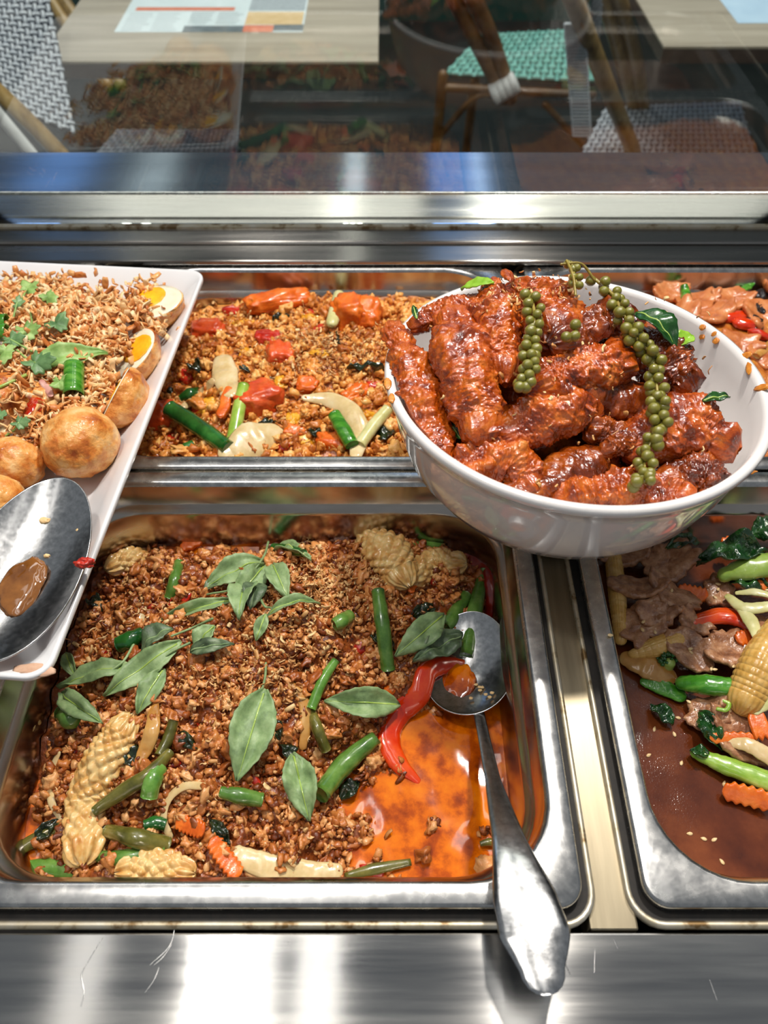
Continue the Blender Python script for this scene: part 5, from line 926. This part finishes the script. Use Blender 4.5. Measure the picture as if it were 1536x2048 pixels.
# ================================================================== fried eggs on the white tray
th = HF([(0, 540, .008), (150, 540, .008), (300, 535, .008), (60, 570, .026), (120, 575, .032), (190, 590, .034), (290, 575, .034), (300, 620, .036), (340, 620, .022), (390, 620, .012), (60, 640, .038), (150, 650, .04), (230, 660, .04), (260, 710, .036), (310, 720, .018), (340, 760, .012), (60, 720, .042), (130, 720, .042), (200, 740, .038), (240, 790, .03), (290, 830, .012), (30, 800, .04), (90, 800, .036), (160, 850, .04), (210, 900, .024), (250, 930, .011), (30, 900, .034), (60, 960, .018), (20, 1010, .026), (70, 1060, .008), (140, 1000, .01), (200, 1000, .010), (-60, 650, .036), (-60, 850, .034), (-60, 1000, .02), (100, 1200, .008), (0, 1300, .008), (50, 1250, .007)], .013, 0, 60, 2.)
def egg(label, c, ax, axis, cut=None, yolk_off=(0, 0), whole=False):
    """fried egg, optionally halved: c centre, ax radii (long, wide, high), axis long direction, cut = normal of the cut face"""
    e = empty('fried_egg', np.asarray(c)-[0, 0, ax[2]], label, 'fried egg', 'fried eggs on the white tray')
    x = unit(axis); V, Fc = ico(5); sd = rng.uniform(0, 80); r = 1+.06*fbm(V+sd, 2.0, 2)+.03*np.maximum(0, fbm(V+sd, 5, 3))-.015*np.maximum(0, noise(V*10+sd))
    if cut is None:
        W = (V*r[:, None]*ax)@frame(x).T+c; mk('skin', (W, Fc), M['eggskin'], e); return e
    n = unit(cut); x = unit(x-np.dot(x, n)*n); R = np.stack([x, np.cross(n, x), n], 1); k = V[:, 2] < .02
    H = V.copy(); H[:, 2] = np.where(V[:, 2] > 0, V[:, 2]*.0-.0, V[:, 2]); inn = np.linalg.norm(H[:, :2], axis=1)
    top = V[:, 2] > 0; H = H*r[:, None]; H[top, 2] = 0
    mk('skin', ((H*ax)@R.T+c, Fc), M['eggskin'], e)
    A = np.linspace(0, 2*np.pi, 48, endpoint=False); rg = [(.001, .0012), (.4, .0011), (.8, .0008), (.955, .0007), (.965, .0001)]
    W = np.vstack([np.stack([f*np.cos(A)*ax[0], f*np.sin(A)*ax[1], A*0+h], -1) for f, h in rg]); wh = mk('white', (W@R.T+c, gridfaces(len(rg), 48)), M['eggwhite'], e)
    Yk = ico(4)[0]; Yk = Yk*(1+.06*fbm(Yk+sd, 3, 2))[:, None]; mk('yolk', ((Yk*[ax[0]*.56, ax[1]*.60, .0016]+[ax[0]*yolk_off[0], ax[1]*yolk_off[1], .0010])@R.T+c, ico(4)[1]), M['yolk'], wh)
    return e
egg('half egg at the back right of the tray, yolk facing the rear', at(302, 606, .034), (.026, .021, .022), (1, .1, 0), (-.15, -.05, 1), (-.1, .3))
egg('half egg with bright yolk and red sauce at the right of the tray', at(262, 706, .030), (.024, .021, .021), (.5, .8, 0), (-.42, -.1, .9), (.15, -.25))
egg('half egg with its cut face turned left at the right of the tray', at(232, 792, .029), (.024, .020, .023), (.6, .75, .1), (-.85, .15, .5))
egg('round golden egg nearest the spoon on the tray', at(161, 886, .030), (.0255, .0235, .0235), (.7, .7, 0))
egg('small egg with red sauce running down, centre of the tray', at(96, 806, .026), (.018, .016, .017), (1, .2, 0))
egg('brown egg at the left edge in the middle of the tray', at(18, 800, .028), (.020, .019, .020), (.8, .4, 0))
egg('brown egg at the left edge below the coriander stems', at(26, 926, .024), (.021, .017, .018), (1, -.2, 0))
egg('egg cut off by the left edge just above the spoon', at(-8, 1008, .024), (.019, .018, .019), (.9, .3, 0))
egg('half egg under fried shallots at the rear of the tray', at(126, 588, .030), (.022, .019, .020), (1, .1, 0), (-.1, .45, .88))
egg('half egg second from the right at the rear of the tray', at(200, 600, .030), (.021, .019, .020), (1, .1, 0), (.1, .4, .9))
egg('half egg under shallots at the far left rear of the tray', at(40, 612, .026), (.022, .019, .020), (1, .0, 0), (-.1, .4, .9))
egg('half egg under the long coriander leaf', at(120, 730, .022), (.024, .020, .020), (1, .4, 0), (0, -.1, 1))
egg('half egg beneath the pile of shallots in the middle', at(150, 668, .022), (.024, .020, .020), (1, .4, 0), (-.1, .1, 1))
egg('half egg at the left under the pink onion', at(30, 700, .022), (.024, .020, .020), (.6, .8, 0), (-.1, .1, 1))
egg('half egg in the middle row beside the sauce egg', at(96, 880, .016), (.020, .018, .016), (.6, .8, 0), (-.1, .1, 1))
P = around(th, [(60, 590, 45, 16, 240), (130, 620, 55, 26, 420), (200, 632, 40, 18, 260), (275, 628, 30, 12, 110), (296, 590, 20, 14, 46), (250, 700, 16, 10, 30), (212, 775, 14, 10, 30), (180, 670, 45, 22, 260), (215, 690, 24, 16, 80), (60, 660, 50, 30, 200), (195, 745, 26, 22, 160), (140, 760, 30, 16, 90), (100, 865, 34, 18, 160), (160, 822, 24, 10, 70), (40, 780, 40, 20, 100), (30, 895, 30, 16, 70), (200, 800, 20, 16, 40), (-40, 700, 40, 60, 150), (320, 665, 14, 10, 24), (60, 730, 50, 26, 120)], .003, .0025)
mk('fried_shallots', flakes(P, rng.uniform(.0022, .0058, len(P)), .85), M['shallot'], None, 'golden fried shallot flakes heaped over the eggs on the tray', 'shallots', kind='stuff')
for u, v, a, b, lb in ((236, 672, 18, 24, 'red chili sauce blob on the bright yolk egg'), (72, 816, 20, 30, 'red chili sauce running over the small centre egg'), (305, 590, 12, 12, 'red sauce drop on the back right egg'), (145, 655, 16, 8, 'red sauce streak under the shallots'), (20, 770, 24, 16, 'red sauce on the left brown egg'), (20, 930, 24, 14, 'brown-red sauce on the lower left egg'), (135, 890, 18, 18, 'brown sauce spot on the round golden egg')):
    p = th.hit(u, v); q = p+[0, -.001, .001]; s_ = mpp(p); mk('chili_sauce', blob(q, (a*s_, b*s_, .0035), .2, 1.6, 4), M['redsauce'], None, lb, 'sauce', 'sauce drops on the tray eggs')
tf = Flat(.0072)
mk('tray_sauce', blob(at(20, 1110, .0070), (.030, .045, .0008), .2, 1.5, 4), M['eggsauce'], None, 'thin brown sauce pooled on the tray floor by the spoon', 'sauce', kind='stuff')
def cori(label, u, v, r, m='coriander', z=.008, xd=(1, .3, 0), nrm=(0, -.3, 1), stem=None, lobes=5):
    p = th.hit(u, v)+[0, 0, z+.004]; r = r*1.02; lobes = int(rng.integers(3, 6)); e = empty('coriander_leaf', p, label, 'coriander', 'coriander on the eggs'); s_ = mpp(p)
    mk('blade', lobed(p, r*s_, nrm, xd, lobes), M[m], e, solid=.0005)
    if stem: mk('stem', tube([p]+[th.hit(a, b)+[0, 0, z-.001] for a, b in stem], [.0007, .0008], 12, 8), M['coriander'], e)
cori('coriander leaf at the rear left of the tray', 66, 602, 26, xd=(.8, .6, 0), stem=[(46, 622)])
cori('coriander leaf right of the rear left leaf', 106, 618, 24, xd=(.8, -.7, 0))
cori('dark coriander leaf above the pink onion', 46, 632, 18, 'coridark', stem=[(34, 650)])
cori('coriander leaf below the pink onion', 62, 688, 30, stem=[(70, 665), (68, 640)])
cori('coriander leaf above the long leaf', 124, 676, 30, 'coridark', xd=(.4, 1, 0))
cori('coriander leaf left of the long leaf', 34, 706, 26, 'coridark', stem=[(70, 718)])
cori('pale coriander leaf at the left of the tray', 24, 728, 30, xd=(.2, -1, 0))
cori('dark coriander leaf under the long leaf', 82, 752, 38, 'coridark', xd=(.9, .2, 0), stem=[(60, 732), (40, 715)])
cori('coriander leaf beside the hollow spring onion', 130, 790, 26, xd=(.6, -.6, 0))
cori('dark coriander leaf above the lower left egg', 50, 872, 22, 'coridark', stem=[(30, 880), (-10, 898)])
cori('coriander leaf at the left edge above the lower egg', 8, 858, 22, 'coridark')
leafpx(th, 'coriander_leaf', 'long pale green leaf across the middle of the tray', (72, 722), (216, 708), 48, M['coriander'], .012, bend=.06, fold=.25, cat='coriander', group='coriander on the eggs', shape=.7, tilt=(0, -.35))
for P_, lb in (([(-10, 800), (30, 782), (68, 764)], 'thin green herb stem at the left middle of the tray'), ([(102, 668), (120, 655), (138, 648)], 'short green herb stem beside the red sauce streak')):
    mk('herb_stem', tube([th.hit(*q)+[0, 0, .008] for q in P_], .0012, 12, 8), M['kstem'], None, lb, 'stem', 'herb stems on the tray')
p0, p1 = th.hit(157, 752)+[0, 0, .010], th.hit(155, 802)+[0, -.002, .007]; s_ = mpp(p0)
mk('spring_onion_tube', hollow([p0, (p0+p1)/2, p1], 20*s_, 18*s_), M['kgreen'], None, 'hollow green spring onion tube standing by the round egg', 'spring onion', 'spring onion on the tray')
for v, lb in ((664, 'upper green spring onion ring at the left edge of the tray'), (684, 'lower green spring onion ring at the left edge of the tray')):
    p = th.hit(6, v)+[0, 0, .008]; mk('spring_onion_tube', hollow([p+[-.006, 0, 0], p+[.006, .001, 0]], .0065, .0058), M['kgreen'], None, lb, 'spring onion', 'spring onion on the tray')
strip(th, 'red_onion_strip', 'pink red-onion strip at the left of the tray', 'onion', [(20, 674), (50, 662), (84, 656)], (12, 18, 16), M['redonion'], .6, .4, 'round', dz=.008)
strip(th, 'red_onion_strip', 'short pink onion strip left of the round egg', 'onion', [(84, 764), (94, 776), (102, 790)], (12, 16, 12), M['redonion'], .6, .4, 'round', dz=.006)
# big spoon on the tray
C0 = at(45, 1126, .043)
e, sx, sy, sn = spoon(C0, at(140, 938, .047)-at(-50, 1316, .040), (.04, -.08, 1), .0605, .0345, .011, [at(-52, 1312, .041), at(-100, 1430, .055), at(-140, 1600, .075)], [.006, .005, .008], .3, 'large_spoon', 'large oval steel spoon lying on the tray over the eggs')
mk('sauce_puddle', blob(C0-sx*.010-sy*.001-sn*.0086, (.0185, .0115, .0026), .18, 1.4, 4, np.stack([sx, sy, sn], 1)), M['eggsauce'], None, 'brown sauce puddle in the bowl of the large spoon', 'sauce')
for a, b, r in ((.034, .004, .0032), (.030, -.020, .0022), (.012, -.006, .0018)):
    q = C0+sx*a+sy*b; q = q+sn*(-.011*(1-min(1, ((a/.0665)**2+(b/.0385)**2))**1.1)+.0006); mk('food_crumb', blob(q, (r, r*.7, r*.5), .3, 2, 3), M['crumb'], None, 'tan food crumb stuck to the large spoon', 'crumb', 'crumbs on the large spoon')
q = C0+sx*.006-sy*.0345; mk('food_crumb', blob(q, (.0052, .0032, .003), .4, 2, 4), M['chili'], None, 'orange food scrap hanging on the right rim of the large spoon', 'crumb')
